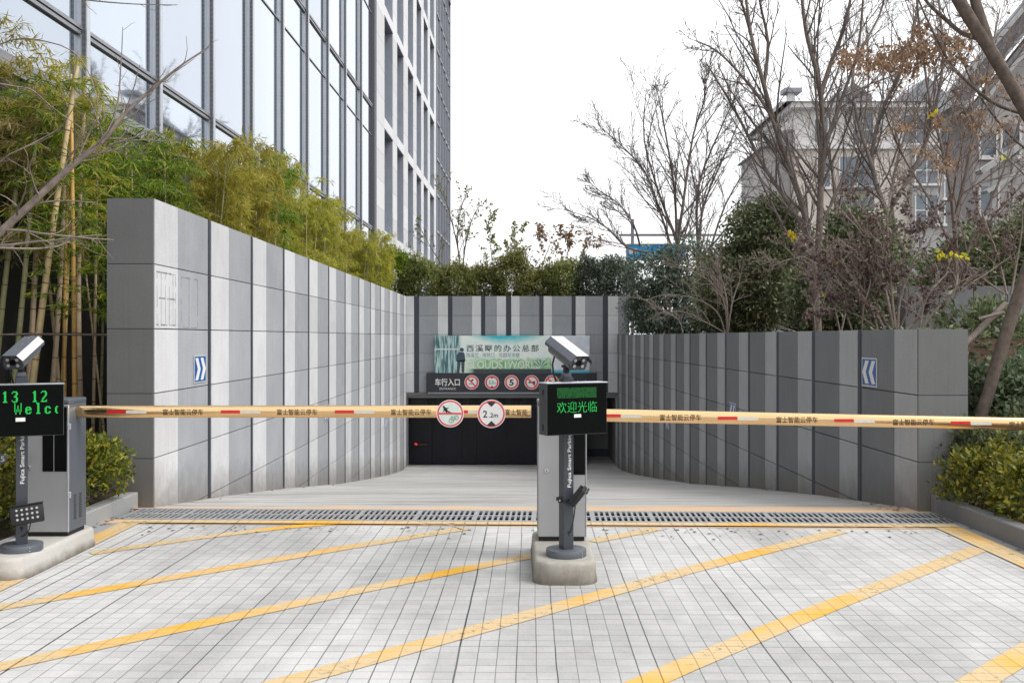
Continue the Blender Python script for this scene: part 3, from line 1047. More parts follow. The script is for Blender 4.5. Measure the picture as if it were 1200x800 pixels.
HY = 78.0
hs_ = F_PX / HY
def hx(px): return (px - CX) / hs_
def hz(py): return EYE - (py - CY) / hs_
hb = empty("apartment_house", (0, HY, 0), "beige apartment house with grey slate roof behind the bare trees", "building")
b = MB(); b.box(hx(931), hx(1215), 0, 12, 0, hz(171)); b.build("lower_wall", M['house_beige'], hb)
b = MB(); b.box(hx(931), hx(1215), 0.15, 12, hz(171), hz(127)); b.build("upper_wall", M['house_pale'], hb)
b = MB(); b.box(hx(1066), hx(1215), -0.5, 0, 0, hz(171)); b.build("bay_wall", M['house_grey'], hb)
b = MB(); b.box(hx(928), hx(1215), -0.25, 0.2, hz(175), hz(170)); b.build("string_course", M['trim'], hb)
b = MB(); b.box(hx(925), hx(1215), -0.7, 12.7, hz(128), hz(122)); b.build("eaves", M['trim'], hb)
b = MB()
e0, e1, rz_ = hz(122), hz(98), 0
v = [(hx(918), -0.9, e0), (hx(1220), -0.9, e0), (hx(1220), 12.9, e0), (hx(918), 12.9, e0), (hx(938), 6, e1), (hx(1220), 6, e1)]
for f in ((0, 1, 5, 4), (2, 3, 4, 5), (3, 0, 4), (1, 2, 5)):
    b.quad([v[i] for i in f]) if len(f) == 4 else b.bm.faces.new([b.bm.verts.new(v[i]) for i in f])
rf = b.build("roof", M['slate'], hb)
for (pa, pb, pk) in ((980, 1022, 97), (1062, 1112, 90)):
    b = MB()
    b.prism([(hx(pa), hz(121)), (hx(pb), hz(121)), (hx(pb), hz(112)), (hx((pa + pb) / 2), hz(pk)), (hx(pa), hz(112))], 0.0, 5)
    b.build("dormer", M['slate'], hb)
b = MB(); b.box(hx(936), hx(944), 3, 3.6, hz(112), hz(98), 0, 1); b.box(hx(930), hx(951), 2.6, 4, hz(98), hz(93)); b.build("chimney", [M['slate'], M['trim']], hb)
wins = [(955, 970, 140, 166), (1000, 1023, 132, 168), (1060, 1088, 135, 167), (1102, 1133, 133, 166), (1150, 1178, 135, 167),
        (958, 972, 184, 218), (984, 1024, 184, 217), (1070, 1095, 184, 215), (1104, 1132, 184, 232), (1150, 1180, 186, 220),
        (984, 1024, 232, 262), (1070, 1095, 230, 262), (1104, 1132, 240, 262)]
for (x0, x1, y0, y1) in wins:
    fr = -0.55 if (x0 > 1066 and y0 > 171) else (0.09 if y0 < 171 else -0.06)
    b = MB()
    b.box(hx(x0), hx(x1), fr, fr + 0.12, hz(y1), hz(y0))
    w = b.build("window", M['house_glass'], hb)
    b = MB()
    t = 0.09
    b.box(hx(x0) - t, hx(x0), fr - 0.06, fr + 0.1, hz(y1) - t, hz(y0) + t)
    b.box(hx(x1), hx(x1) + t, fr - 0.06, fr + 0.1, hz(y1) - t, hz(y0) + t)
    b.box(hx((x0 + x1) / 2) - 0.04, hx((x0 + x1) / 2) + 0.04, fr - 0.05, fr - 0.002, hz(y1), hz(y0))
    b.box(hx(x0), hx(x1), fr - 0.055, fr - 0.003, hz(y0 + (y1 - y0) * .55) - 0.04, hz(y0 + (y1 - y0) * .55) + 0.04)
    b.box(hx(x0) - 0.25, hx(x1) + 0.25, fr - 0.18, fr + 0.1, hz(y1) - 0.28, hz(y1) - t)
    b.build("window_frame", M['trim'], w)
for (x0, x1, y0, y1) in ((1102, 1140, 152, 168), (985, 1025, 205, 222)):
    b = MB()
    for xx in np.arange(hx(x0), hx(x1), 0.22): b.box(xx, xx + 0.04, -1.0, -0.96, hz(y1), hz(y0))
    b.box(hx(x0), hx(x1), -1.02, -0.94, hz(y0), hz(y0) + 0.07)
    b.box(hx(x0), hx(x1), -1.05, -0.3, hz(y1) - 0.16, hz(y1))
    b.build("balcony_railing", M['rail'], hb)
b = MB()
b.box(hx(899), hx(930.5), 1.0, 9, 0, hz(168))
b.build("side_wing", M['house_grey'], hb)
b = MB(); b.prism([(hx(894), hz(170)), (hx(930.5), hz(170)), (hx(930.5), hz(150)), (hx(920), hz(151))], 0.5, 9.5); b.build("wing_roof", M['slate'], hb)

M['slate_dark'] = simple("dark_slate", (0.13, 0.135, 0.15), 0.7, 0, 0.2, 1.5)
GY = 36.0
gs = F_PX / GY
def gx(px): return (px - CX) / gs
def gz(py): return EYE - (py - CY) / gs
gh = empty("gabled_house", (0, GY, 0), "dark brick gabled house with white roof edges, partly cut off by the picture edge", "building")
b = MB(); b.box(gx(1152), gx(1400), 0.8, 3.0, 1.5, gz(118)); b.build("brick_wall", M['house_grey'], gh)
b = MB(); b.prism([(gx(1152), gz(118)), (gx(1400), gz(118)), (gx(1270), gz(-30))], 0.82, 1.2); b.build("gable_wall", M['house_grey'], gh)
def rake(b, p0, p1, th, y0, y1, mi):
    d = Vector((p1[0] - p0[0], 0, p1[1] - p0[1])).normalized()
    nn = Vector((-d.z, 0, d.x))
    if nn.z < 0: nn = -nn
    b.prism([(p0[0], p0[1]), (p1[0], p1[1]), (p1[0] + nn.x * th, p1[1] + nn.z * th), (p0[0] + nn.x * th, p0[1] + nn.z * th)], y0, y1, mi)
b = MB()
rake(b, (gx(1128), gz(128)), (gx(1272), gz(-44)), 0.28, 0.0, 3.2, 0)
b.build("roof", M['slate'], gh)
b = MB()
rake(b, (gx(1140), gz(138)), (gx(1272), gz(-20)), 0.13, -0.05, 0.3, 0)
rake(b, (gx(1124), gz(104)), (gx(1272), gz(-73)), 0.15, -0.08, 0.25, 0)
b.build("barge_board", M['trim_grey'], gh)
b = MB(); rake(b, (gx(1132), gz(118)), (gx(1272), gz(-50)), 0.62, -0.02, 0.2, 0); b.build("gable_slope", M['slate_dark'], gh)
b = MB(); rake(b, (gx(1134), gz(210)), (gx(1230), gz(148)), 0.17, -1.2, -0.7, 0); rake(b, (gx(1140), gz(232)), (gx(1230), gz(178)), 0.12, -1.2, -0.7, 0); b.build("stair_canopy", M['trim_grey'], gh)
for px in (1149, 1172, 1196):
    b = MB(); b.box(gx(px), gx(px) + 0.16, -0.9, -0.74, 1.5, gz(200 - (px - 1149) * 0.6)); b.build("canopy_post", M['trim_grey'], gh)
for (x0, x1, y0, y1) in ((1160, 1178, 150, 178), (1186, 1206, 140, 178), (1160, 1180, 215, 250)):
    b = MB(); b.box(gx(x0), gx(x1), 0.72, 0.79, gz(y1), gz(y0)); w = b.build("window", M['house_glass'], gh)
    b = MB(); b.box(gx(x0) - .08, gx(x1) + .08, 0.66, 0.78, gz(y1) - .16, gz(y1)); b.box(gx(x0) - .08, gx(x0), 0.68, 0.78, gz(y1), gz(y0)); b.box(gx(x1), gx(x1) + .08, 0.68, 0.78, gz(y1), gz(y0)); b.build("window_frame", M['trim'], w)

# low wall behind the shrubs
lw = empty("garden_wall", (5.9, 15.2, 1.6), "short dark grey stone wall standing behind the purple-brown shrub", "wall")
for k in range(5):
    b = MB(); b.box(k * 0.52, k * 0.52 + 0.51, 0, 0.35, -0.2, 0.78); b.build("wall_panel", M['grey_stone_r'] if k % 2 else M['end_stone'], lw)

# blue board on its gantry
BBY = 48.0
sb_ = F_PX / BBY
bb = empty("blue_billboard", ((735 - CX) / sb_, BBY, 2.4), "bright blue board on a dark steel gantry rising behind the green shrubs", "billboard")
b = MB(); b.box(0, 2.8, 0, 0.12, 2.9, EYE - (287 - CY) / sb_ - 2.4, 0, 0); b.box(-0.05, 0.0, -0.03, 0.15, 2.9, EYE - (286 - CY) / sb_ - 2.4, 0, 1); b.box(0, 2.8, -0.03, 0.15, EYE - (287 - CY) / sb_ - 2.4, EYE - (285.6 - CY) / sb_ - 2.4, 0, 1)
b.build("board_face", [simple("bright_blue_board", (0.02, 0.42, 0.98), 0.4), M['mullion']], bb)
b = MB(); b.box(-0.35, 4.9, 0.2, 0.35, EYE - (276 - CY) / sb_ - 2.4, EYE - (273.5 - CY) / sb_ - 2.4); b.box(0.2, 0.35, 0.16, 0.3, -2.4, 4.9); b.box(2.4, 2.55, 0.16, 0.3, -2.4, 4.9)
b.build("steel_gantry", M['mullion'], bb)
b = MB(); b.box(0.08, 0.5, -0.012, -0.004, 3.2, 3.45, 0); b.box(0.9, 2.2, -0.012, -0.004, 3.0, 3.12); b.build("white_print", M['white'], bb)

# ------------------------------------------------------------------ concrete islands
def rounded_rect(w, l, r, n=8):
    pts = []
    for cx_, cy_, a0 in ((w / 2 - r, l - r, 0), (-w / 2 + r, l - r, 90), (-w / 2 + r, r, 180), (w / 2 - r, r, 270)):
        for k in range(n + 1):
            a = math.radians(a0 + 90 * k / n)
            pts.append((cx_ + r * math.cos(a), cy_ + r * math.sin(a)))
    return pts


def island(xc, y0, l, label, mat):
    b = MB()
    rings = []
    rr = random.Random(int(abs(xc) * 100))
    for z, ins in ((-0.02, -0.012), (0.015, -0.010), (0.06, -0.004), (0.118, 0.0), (0.135, 0.004), (0.144, 0.012), (0.147, 0.022)):
        ring = []
        for (x, y) in rounded_rect(0.405 - 2 * ins, l - 2 * ins, 0.13, 8):
            j = 0.0025
            ring.append(b.bm.verts.new((x + rr.uniform(-j, j), y + ins + rr.uniform(-j, j), z + rr.uniform(-.001, .001))))
        rings.append(ring)
    n = len(rings[0])
    for a, c in zip(rings[:-1], rings[1:]):
        for i in range(n):
            b.bm.faces.new((a[i], a[(i + 1) % n], c[(i + 1) % n], c[i]))
    b.bm.faces.new(rings[-1])
    o = b.build("concrete_island", M[mat], None, 40)
    o.location = (xc, y0, 0)
    return tag(o, label, "island", "concrete islands under the barriers")


IZ = 0.147
island(0.3075, 6.45, 1.12, "muddy round-ended concrete island between the two lanes", 'island_muddy')
island(-3.458, 6.54, 1.22, "pale round-ended concrete island beside the planter", 'island')

# ------------------------------------------------------------------ barrier gates
def disc(b, r, y, x=0, z=0, mi=0, n=36, th=0.001):
    b.prism([(x + r * math.cos(2 * math.pi * k / n), z + r * math.sin(2 * math.pi * k / n)) for k in range(n)], y, y + th, mi)


def ring(b, r0, r1, y, x=0, z=0, mi=0, n=24, th=0.001):
    for k in range(n):
        a0, a1 = 2 * math.pi * k / n, 2 * math.pi * (k + 1) / n
        b.prism([(x + r0 * math.cos(a0), z + r0 * math.sin(a0)), (x + r1 * math.cos(a0), z + r1 * math.sin(a0)), (x + r1 * math.cos(a1), z + r1 * math.sin(a1)), (x + r0 * math.cos(a1), z + r0 * math.sin(a1))], y, y + th, mi)


def bar(b, p0, p1, w, y, mi=0, th=0.001):
    d = Vector((p1[0] - p0[0], p1[1] - p0[1])); d.normalize()
    nx, nz = -d.y * w / 2, d.x * w / 2
    b.prism([(p0[0] - nx, p0[1] - nz), (p1[0] - nx, p1[1] - nz), (p1[0] + nx, p1[1] + nz), (p0[0] + nx, p0[1] + nz)], y, y + th, mi)


def boom_mesh(L, x0, drop):
    sec = []
    for k in range(28):                                    # rounded oval profile
        a = 2 * math.pi * k / 28
        c_, s_ = math.cos(a), math.sin(a)
        sec.append((0.031 * math.copysign(abs(c_) ** 0.85, c_), 0.0455 * math.copysign(abs(s_) ** 0.85, s_)))
    b = MB()
    n = len(sec)
    rows = []
    m = 24
    for i in range(m + 1):
        t = i / m
        rows.append([b.bm.verts.new((x0 + L * t, s[0], s[1] + drop * t)) for s in sec])
    for a, c in zip(rows[:-1], rows[1:]):
        for i in range(n):
            b.bm.faces.new((a[i], a[(i + 1) % n], c[(i + 1) % n], c[i]))
    b.bm.faces.new(list(reversed(rows[0]))); b.bm.faces.new(rows[-1])
    return b


def gate(xc, yfront, zb, L, drop, label, boom_z, period0, pitch, text_off, skip=()):
    root = empty("barrier_gate", (xc, yfront + 0.15, IZ), label, "barrier gate", "barrier gates across the two lanes")
    w, d, h = 0.345, 0.30, 1.0
    b = MB(); b.box(-w / 2 + 0.008, w / 2 - 0.012, -d / 2 + 0.012, d / 2 - 0.01, 0, 0.032); b.build("plinth", M['black'], root)
    b = MB()
    b.box(-w / 2, w / 2, -d / 2, d / 2, 0.030, h - 0.035, 0.006, 0, None, 2)
    for cx_ in (-0.045, 0.045):                            # ventilation slots in the side
        for k in range(11):
            b.box(w / 2 - 0.0005, w / 2 + 0.0015, cx_ - 0.022, cx_ + 0.022, 0.11 + k * 0.017, 0.117 + k * 0.017, 0, 1)
    b.build("cabinet", [M['graphite_light'], M['black']], root, 30)
    b = MB(); b.box(-w / 2 - 0.003, w / 2 + 0.003, -d / 2 - 0.004, d / 2 + 0.003, h - 0.035, h, 0.010, 0, None, 2); b.build("cabinet_hood", M['graphite_light'], root, 30)
    f = -d / 2
    b = MB()
    b.box(-w / 2 + 0.002, w / 2 - 0.004, f - 0.010, f - 0.001, 0.034, h - 0.04, 0.003)
    door = b.build("front_door", M['silver'], root)
    b = MB(); b.box(w / 2 - 0.0035, w / 2 + 0.002, f - 0.013, f + 0.008, 0.034, h - 0.04, 0.001); b.build("edge_trim", M['alu'], root)
    b = MB()
    b.box(-0.012, w / 2 - 0.008, f - 0.0135, f - 0.0105, 0.475, h - 0.055)
    b.box(0.070, 0.0735, f - 0.0145, f - 0.0137, 0.475, h - 0.055, 0, 1)
    b.build("black_window", [M['black_gloss'], M['alu']], root)
    b = MB()
    b.cyl(0.015, 0, 0.012, 20, None, 0.003, 0, Matrix.Translation((-w / 2 + 0.062, f - 0.010, 0.505)) @ Matrix.Rotation(math.radians(90), 4, 'X'))
    b.box(-w / 2 + 0.060, -w / 2 + 0.064, f - 0.0235, f - 0.022, 0.497, 0.513, 0, 1)
    b.build("lock", [M['bolt'], M['black']], door)
    for zz in (0.30, 0.80):
        b = MB(); b.box(w / 2 + 0.0005, w / 2 + 0.010, f + 0.004, f + 0.022, zz - 0.022, zz + 0.022, 0.002); b.build("hinge", M['alu'], root)
    # the boom with its films and lettering
    x0 = w / 2 + 0.002
    bm_o = boom_mesh(L, x0, drop).build("boom", M['gold'], root, 35)
    bm_o.location = (0, 0, boom_z - IZ)
    yf = -0.0310
    def zc(x): return drop * (x - x0) / L
    x = period0
    while x < x0 + L - 0.05:
        for a, w2, m, nm in ((0.0, 0.142, 'red_film', "red_strip"), (0.145, 0.15, 'white_film', "white_strip")):
            if x + a > x0 and x + a + w2 < x0 + L:
                z = zc(x + a + w2 / 2)
                b = MB(); b.box(x + a, x + a + w2, yf - 0.0012, yf + 0.003, z - 0.012, z + 0.0115, 0, 0, Matrix.Identity(4)); b.build(nm, M[m], bm_o)
        xt = x + text_off
        if xt > x0 and xt < x0 + L - 0.03:
            s = "富士智能云停车"
            wd = 0.30
            if xt + wd > x0 + L:
                s, wd = "富士智能", 0.168
            b = MB(); b.text(s, 0.048, Matrix.Translation((xt, yf - 0.0012, zc(xt + .15) - 0.0205)), 0, 0.0008, 'LEFT', 1.0, 0.0006, wd); b.build("boom_lettering", M['brown_print'], bm_o)
        x += pitch
    b = MB(); b.box(x0 + L, x0 + L + 0.006, -0.027, 0.027, drop - 0.042, drop + 0.042, 0.004); b.build("end_cap", M['silver'], bm_o)
    return root, bm_o


SL = F_PX / 7.44
xl = -3.454
gl, boom_l = gate(xl, 7.29, IZ, (622 - CX) / SL - xl - 0.1745, 0.0, "dark grey barrier cabinet with silver door whose gold boom carries two round signs", 1.047,
                  (127 - CX) / SL - xl, 133.1 / SL, 65 / SL)
SR = F_PX / 7.27
xr_ = 0.314
grt, boom_r = gate(xr_, 7.12, IZ, 4.05, -0.083, "barrier cabinet on the middle island whose gold boom sags towards the dark kerb", 1.035,
                   (704 - CX) / SR - xr_, 136.0 / SR, 68 / SR)

# the two round signs bolted to the boom
def sign_base(b, r):
    disc(b, r, 0, 0, 0, 0, 40, 0.004)
    disc(b, r * 0.945, -0.001, 0, 0, 1, 40)
    disc(b, r * 0.83, -0.002, 0, 0, 0, 40)
SGM = [M['sign_white'], M['sign_red'], M['sign_black'], M['sign_green'], simple("mint_white", (0.66, 0.76, 0.71), 0.5, 0, 0.08, 25)]
b = MB()
r = 0.102
sign_base(b, r)
disc(b, 0.080, -0.0026, 0, 0, 4, 40)
bar(b, (-0.083, 0.0), (0.083, 0.0), 0.014, -0.004, 1)
disc(b, 0.008, -0.0042, -0.048, 0.050, 2, 14)              # leaning walker
bar(b, (-0.044, 0.043), (-0.024, 0.018), 0.020, -0.0042, 2)
bar(b, (-0.040, 0.038), (-0.012, 0.040), 0.007, -0.0042, 2)
bar(b, (-0.040, 0.030), (-0.050, 0.014), 0.007, -0.0042, 2)
bar(b, (-0.028, 0.020), (-0.004, 0.010), 0.009, -0.0042, 2)
bar(b, (-0.004, 0.010), (0.010, 0.004), 0.006, -0.0042, 2)
bar(b, (-0.028, 0.018), (-0.026, 0.004), 0.009, -0.0042, 2)
ring(b, 0.014, 0.018, -0.0042, 0.008, -0.052, 3)           # faded bicycle
ring(b, 0.013, 0.017, -0.0042, 0.046, -0.030, 3)
for p0, p1 in (((0.008, -0.052), (0.014, -0.024)), ((0.014, -0.024), (0.030, -0.030)), ((0.008, -0.052), (0.028, -0.048)), ((0.028, -0.048), (0.046, -0.030)), ((0.030, -0.030), (0.046, -0.030)), ((0.004, -0.022), (0.018, -0.020))):
    bar(b, p0, p1, 0.0035, -0.0042, 3)
b.box(-0.012, 0.012, 0.003, 0.012, -0.05, 0.05, 0, 2)
s1 = b.build("walking_and_cycling_sign", SGM, gl)
s1.location = ((528 - CX) / SL - xl, -0.040, 1.047 - IZ - 0.012)
b = MB()
r = 0.105
sign_base(b, r)
b.prism([(-0.033, 0.084), (0, 0.052), (0.033, 0.084), (0.016, 0.0895), (-0.016, 0.0895)], -0.0035, -0.0026, 2)
b.prism([(0.033, -0.084), (0, -0.052), (-0.033, -0.084), (-0.016, -0.0895), (0.016, -0.0895)], -0.0035, -0.0026, 2)
b.text("2", 0.072, Matrix.Translation((-0.064, -0.003, -0.026)), 2, 0.0006, 'LEFT', 1.0, 0.0006)
b.text(".2m", 0.048, Matrix.Translation((-0.020, -0.003, -0.026)), 2, 0.0006, 'LEFT', 1.0, 0.0004)
b.box(-0.012, 0.012, 0.003, 0.012, -0.05, 0.05, 0, 2)
s2 = b.build("height_limit_sign", SGM, gl)
s2.location = ((576 - CX) / SL - xl, -0.040, 1.047 - IZ - 0.014)

# ------------------------------------------------------------------ display posts
GLYPH = {
    '1': ["..##...", ".###...", "..##...", "..##...", "..##...", "..##...", "..##...", "..##...", ".####.."],
    '3': [".####..", "#...##.", "....##.", "...##..", "..###..", "....##.", "....##.", "#...##.", ".####.."],
    '2': [".####..", "#...##.", "....##.", "....##.", "...##..", "..##...", ".##....", ".#...#.", "######."],
    'W': ["#.....#", "#.....#", "#..#..#", "#..#..#", "#..#..#", "#.#.#.#", "#.#.#.#", ".#...#.", ".#...#."],
    'e': [".......", ".......", ".......", ".####..", "##..##.", "######.", "##.....", "##..##.", ".####.."],
    'l': [".###...", "..##...", "..##...", "..##...", "..##...", "..##...", "..##...", "..##...", ".####.."],
    'c': [".......", ".......", ".......", ".####..", "##..##.", "##.....", "##.....", "##..##.", ".####.."],
    'o': [".......", ".......", ".......", ".##....", "##.....", "##.....", "##.....", "##.....", ".##...."],
}


def led_glyph(b, ch, x, z, cell):
    for r_, row in enumerate(GLYPH[ch]):
        for c_, v in enumerate(row):
            if v == '#':
                b.box(x + c_ * cell + cell * 0.04, x + c_ * cell + cell * 0.96, -0.0015, 0.0, z - r_ * cell * 1.16 - cell * 1.06, z - r_ * cell * 1.16)


def camera_unit(name, parent, loc, yaw, pitch, lit_side):
    Mx = Matrix.Translation(loc) @ Euler((0, 0, yaw)).to_matrix().to_4x4() @ Matrix.Rotation(pitch, 4, 'X')
    b = MB()
    b.prism([(-0.052, -0.050), (0.052, -0.050), (0.062, -0.028), (0.062, 0.018), (0.045, 0.040), (-0.045, 0.040), (-0.062, 0.018), (-0.062, -0.028)], -0.150, 0.150, 0, Mx)
    b.prism([(-0.056, -0.054), (0.056, -0.054), (0.066, -0.030), (0.066, 0.020), (0.048, 0.042), (-0.048, 0.042), (-0.066, 0.020), (-0.066, -0.030)], -0.158, -0.146, 1, Mx)
    body = b.build(name, [M['cam_grey'], M['graphite']], parent)
    b = MB()
    sh = [(-0.082, -0.002), (-0.082, 0.020), (-0.047, 0.058), (0.047, 0.058), (0.082, 0.020), (0.082, -0.002), (0.079, -0.002), (0.079, 0.019), (0.0455, 0.0552), (-0.0455, 0.0552), (-0.079, 0.019), (-0.079, -0.002)]
    b.prism(sh[::-1], -0.192, 0.170, 0, Mx)
    for (sx, sy) in ((0.0, -0.09), (0.0, 0.02), (0.0, 0.125)):
        b.cyl(0.0055, 0.0575, 0.061, 10, None, 0, 1, Mx @ Matrix.Translation((sx, sy, 0)))
    so = b.build("sun_shield", [M['shield_shaded'], M['bolt'], M['lit_shield_and_plate']], body)
    # light put into the colour: one face as lit, the rest as shaded
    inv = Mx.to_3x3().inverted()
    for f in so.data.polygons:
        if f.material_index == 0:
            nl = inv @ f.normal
            if (lit_side == 'top' and nl.z > 0.9) or (lit_side == 'side' and nl.x > 0.5 and nl.z > 0.2):
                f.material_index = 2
    b = MB()
    for sx in (-0.031, 0.031):
        for sz in (-0.026, 0.016):
            b.cyl(0.0115, 0, 0.006, 16, None, 0, 0, Mx @ Matrix.Translation((sx, -0.158, sz)) @ Matrix.Rotation(math.radians(90), 4, 'X'))
            b.cyl(0.0165, 0, 0.003, 16, None, 0, 1, Mx @ Matrix.Translation((sx, -0.158, sz)) @ Matrix.Rotation(math.radians(90), 4, 'X'))
    b.cyl(0.020, 0, 0.004, 20, None, 0, 2, Mx @ Matrix.Translation((0, -0.158, -0.005)) @ Matrix.Rotation(math.radians(90), 4, 'X'))
    b.build("infrared_lens", [M['lens'], M['black'], M['black_gloss']], body)
    return body


def flood_unit(parent, Mx):
    b = MB()
    b.box(-0.105, 0.105, 0, 0.034, -0.066, 0.066, 0.012, 0, Mx, 2)
    for k in range(9):
        b.box(-0.09 + k * 0.0215, -0.086 + k * 0.0215, 0.034, 0.052, -0.055, 0.055, 0, 0, Mx)
    b.box(-0.108, 0.108, -0.012, 0.0, 0.060, 0.068, 0.002, 0, Mx)
    body = b.build("flood_light", M['black'], parent, 30)
    b = MB()
    for i in range(5):
        for j in range(3):
            b.cyl(0.0088, 0, 0.005, 14, 0.007, 0, 0, Mx @ Matrix.Translation((-0.062 + i * 0.031, -0.0005, -0.031 + j * 0.031)) @ Matrix.Rotation(math.radians(90), 4, 'X'))
    b.build("flood_lens", M['lens'], body)
    return body


def post(loc, yaw, bw_, off_x, z_box, h_box, cam_yaw, cam_pitch, lit_side, label):
    root = empty("display_post", loc, label, "display post", "display posts beside the barriers", yaw)
    b = MB(); b.cyl(0.135, 0, 0.047, 44, None, 0.005); b.build("base_plate", M['graphite_light'], root, 30)
    b = MB()
    for zz in (0.014, 0.033):
        a = math.radians(-68)
        b.cyl(0.004, 0, 0.006, 10, None, 0, 0, Matrix.Translation((0.134 * math.cos(a), 0.134 * math.sin(a), zz)) @ Matrix.Rotation(a, 4, 'Z') @ Matrix.Rotation(math.radians(90), 4, 'Y'))
    b.build("set_screw", M['bolt'], root)
    b = MB(); b.box(-0.037, 0.037, -0.037, 0.037, 0.047, 1.185, 0.003); pole = b.build("pole", M['graphite'], root)
    b = MB(); b.text("Fujica Smart Parking", 0.036, Matrix.Translation((0.016, -0.0372, 0.455)) @ Matrix.Rotation(math.radians(-90), 4, 'Y'), 0, 0.0006, 'LEFT', 1.0, 0.0004, 0.365)
    b.build("pole_lettering", M['white'], pole)
    b = MB(); b.box(-0.008, 0.008, -0.0385, -0.0365, 0.150, 0.165, 0.003); b.box(-0.004, 0.003, -0.0385, -0.0365, 0.135, 0.151); b.build("cable_gland", M['black'], pole)
    b = MB(); b.box(-0.026, 0.026, -0.026, 0.026, 1.186, 1.215, 0.002); b.build("pole_cap", M['graphite_light'], pole)
    # the display box
    yc = -0.098
    b = MB()
    b.box(off_x - bw_ / 2, off_x + bw_ / 2, yc - 0.058, yc + 0.058, z_box, z_box + h_box, 0.003)
    for zz in (0.05, h_box - 0.06):
        b.box(off_x - bw_ / 2 - 0.002, off_x - bw_ / 2 + 0.0005, yc - 0.01, yc + 0.01, z_box + zz - 0.02, z_box + zz + 0.02, 0, 1)
    box = b.build("display_box", [M['graphite'], M['black']], root)
    b = MB(); b.box(off_x - bw_ / 2 + 0.004, off_x + bw_ / 2 - 0.004, yc - 0.0610, yc - 0.0585, z_box + 0.004, z_box + h_box - 0.006); b.build("screen", M['screen_black'], box)
    b = MB(); b.box(off_x - bw_ / 2 - 0.004, off_x + bw_ / 2 + 0.004, yc - 0.066, yc + 0.062, z_box + h_box, z_box + h_box + 0.006, 0.002); b.build("box_lid", M['alu'], box)
    fy_ = yc - 0.0612
    cam_o = camera_unit("plate_camera", root, (0.005, -0.005, 1.345), cam_yaw, cam_pitch, lit_side)
    b = MB()
    b.box(-0.016, 0.016, -0.016, 0.016, 1.216, 1.252, 0.003)
    b.box(-0.012, 0.012, -0.05, 0.05, 1.250, 1.268, 0.003)
    b.cyl(0.018, 1.266, 1.305, 16)
    b.tube([(-0.035, 0.10, 1.33), (-0.062, 0.08, 1.27), (-0.070, 0.05, 1.21), (-0.055, 0.035, 1.15), (-0.045, 0.03, 1.08)], 0.0065, 8)
    b.tube([(0.01, -0.04, 1.30), (0.03, -0.05, 1.265), (0.01, -0.04, 1.235), (-0.02, -0.03, 1.245)], 0.005, 8)
    b.build("camera_bracket", M['black'], root)
    return root, box, fy_


YAW = math.radians(25)
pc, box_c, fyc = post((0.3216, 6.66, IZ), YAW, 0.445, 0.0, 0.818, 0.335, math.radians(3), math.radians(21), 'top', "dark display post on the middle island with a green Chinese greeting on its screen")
rr = random.Random(2)
b = MB()
b.text("欢迎光临", 0.080, Matrix.Translation((-0.155, fyc - 0.001, 0.818 + 0.150)), 0, 0.0006, 'LEFT', 1.0, -0.0012, 0.295)
b.build("led_greeting", M['led'], box_c)
b = MB()
cell = 0.0052
for i in range(56):
    for j in range(13):
        if rr.random() < 0.93:
            b.box(-0.150 + i * cell, -0.150 + i * cell + cell * 0.8, fyc - 0.001, fyc, 0.818 + 0.240 + j * cell, 0.818 + 0.240 + j * cell + cell * 0.8)
b.build("led_row", M['led_dim'], box_c)
b = MB(); b.box(-0.026, 0.026, fyc - 0.0015, fyc - 0.0004, 0.818 + 0.112, 0.818 + 0.134); b.build("white_sticker", M['white'], box_c)
Fm = Matrix.Rotation(-YAW, 4, 'Z') @ Matrix.Translation((0.083, -0.005, 0.395)) @ Matrix.Rotation(math.radians(82), 4, 'Z') @ Matrix.Rotation(math.radians(38), 4, 'X')
flood_unit(pc, Fm @ Matrix.Translation((0, -0.02, 0)))
b = MB()
b.box(-0.050, 0.050, -0.050, 0.050, 0.362, 0.386, 0.002, 0)
b.box(-0.056, -0.030, -0.052, -0.030, 0.358, 0.390, 0.002, 0, Matrix.Rotation(-YAW, 4, 'Z'))
b.box(0.03, 0.085, -0.012, 0.012, 0.366, 0.388, 0.002, 0, Matrix.Rotation(-YAW, 4, 'Z'))
b.tube([(0.075, 0.0, 0.36), (0.055, -0.02, 0.31), (0.040, -0.035, 0.26), (0.012, -0.040, 0.16)], 0.004, 6)
for p in ((0.06, -0.014, 0.377), (0.045, -0.014, 0.37), (-0.045, -0.054, 0.374)):
    b.cyl(0.005, 0, 0.004, 8, None, 0, 1, Matrix.Rotation(-YAW, 4, 'Z') @ Matrix.Translation(p) @ Matrix.Rotation(math.radians(90), 4, 'X'))
b.build("light_bracket", [M['black'], M['bolt']], pc)

YAWL = math.radians(25)
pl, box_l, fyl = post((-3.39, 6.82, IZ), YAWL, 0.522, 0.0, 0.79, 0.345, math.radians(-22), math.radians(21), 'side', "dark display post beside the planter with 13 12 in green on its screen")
right = 0.261
def lx(px): return right - (75.0 - px) / 191.0
def lz(py): return 0.79 + 0.345 - (py - 446.0) / 175.5
cl = 0.0072
for ch, px, py in (('1', 3.5, 453.5), ('3', 14.5, 453.5), ('1', 37.5, 453.5), ('2', 48.0, 453.5), ('W', 17.5, 467.5), ('e', 30.0, 467.5), ('l', 41.5, 467.5), ('c', 52.5, 467.5), ('o', 64.5, 467.5)):
    b = MB()
    led_glyph(b, ch, lx(px), lz(py), cl)
    bmesh.ops.scale(b.bm, vec=(0.86, 1, 1), space=Matrix.Translation((-lx(px), 0, 0)), verts=b.bm.verts)
    o = b.build("led_character", M['led_bright'], box_l)
    o.location = (0, fyl, 0)
b = MB(); b.box(lx(19), lx(30), fyl - 0.0015, fyl - 0.0004, lz(489), lz(484.5)); b.build("white_sticker", M['white'], box_l)
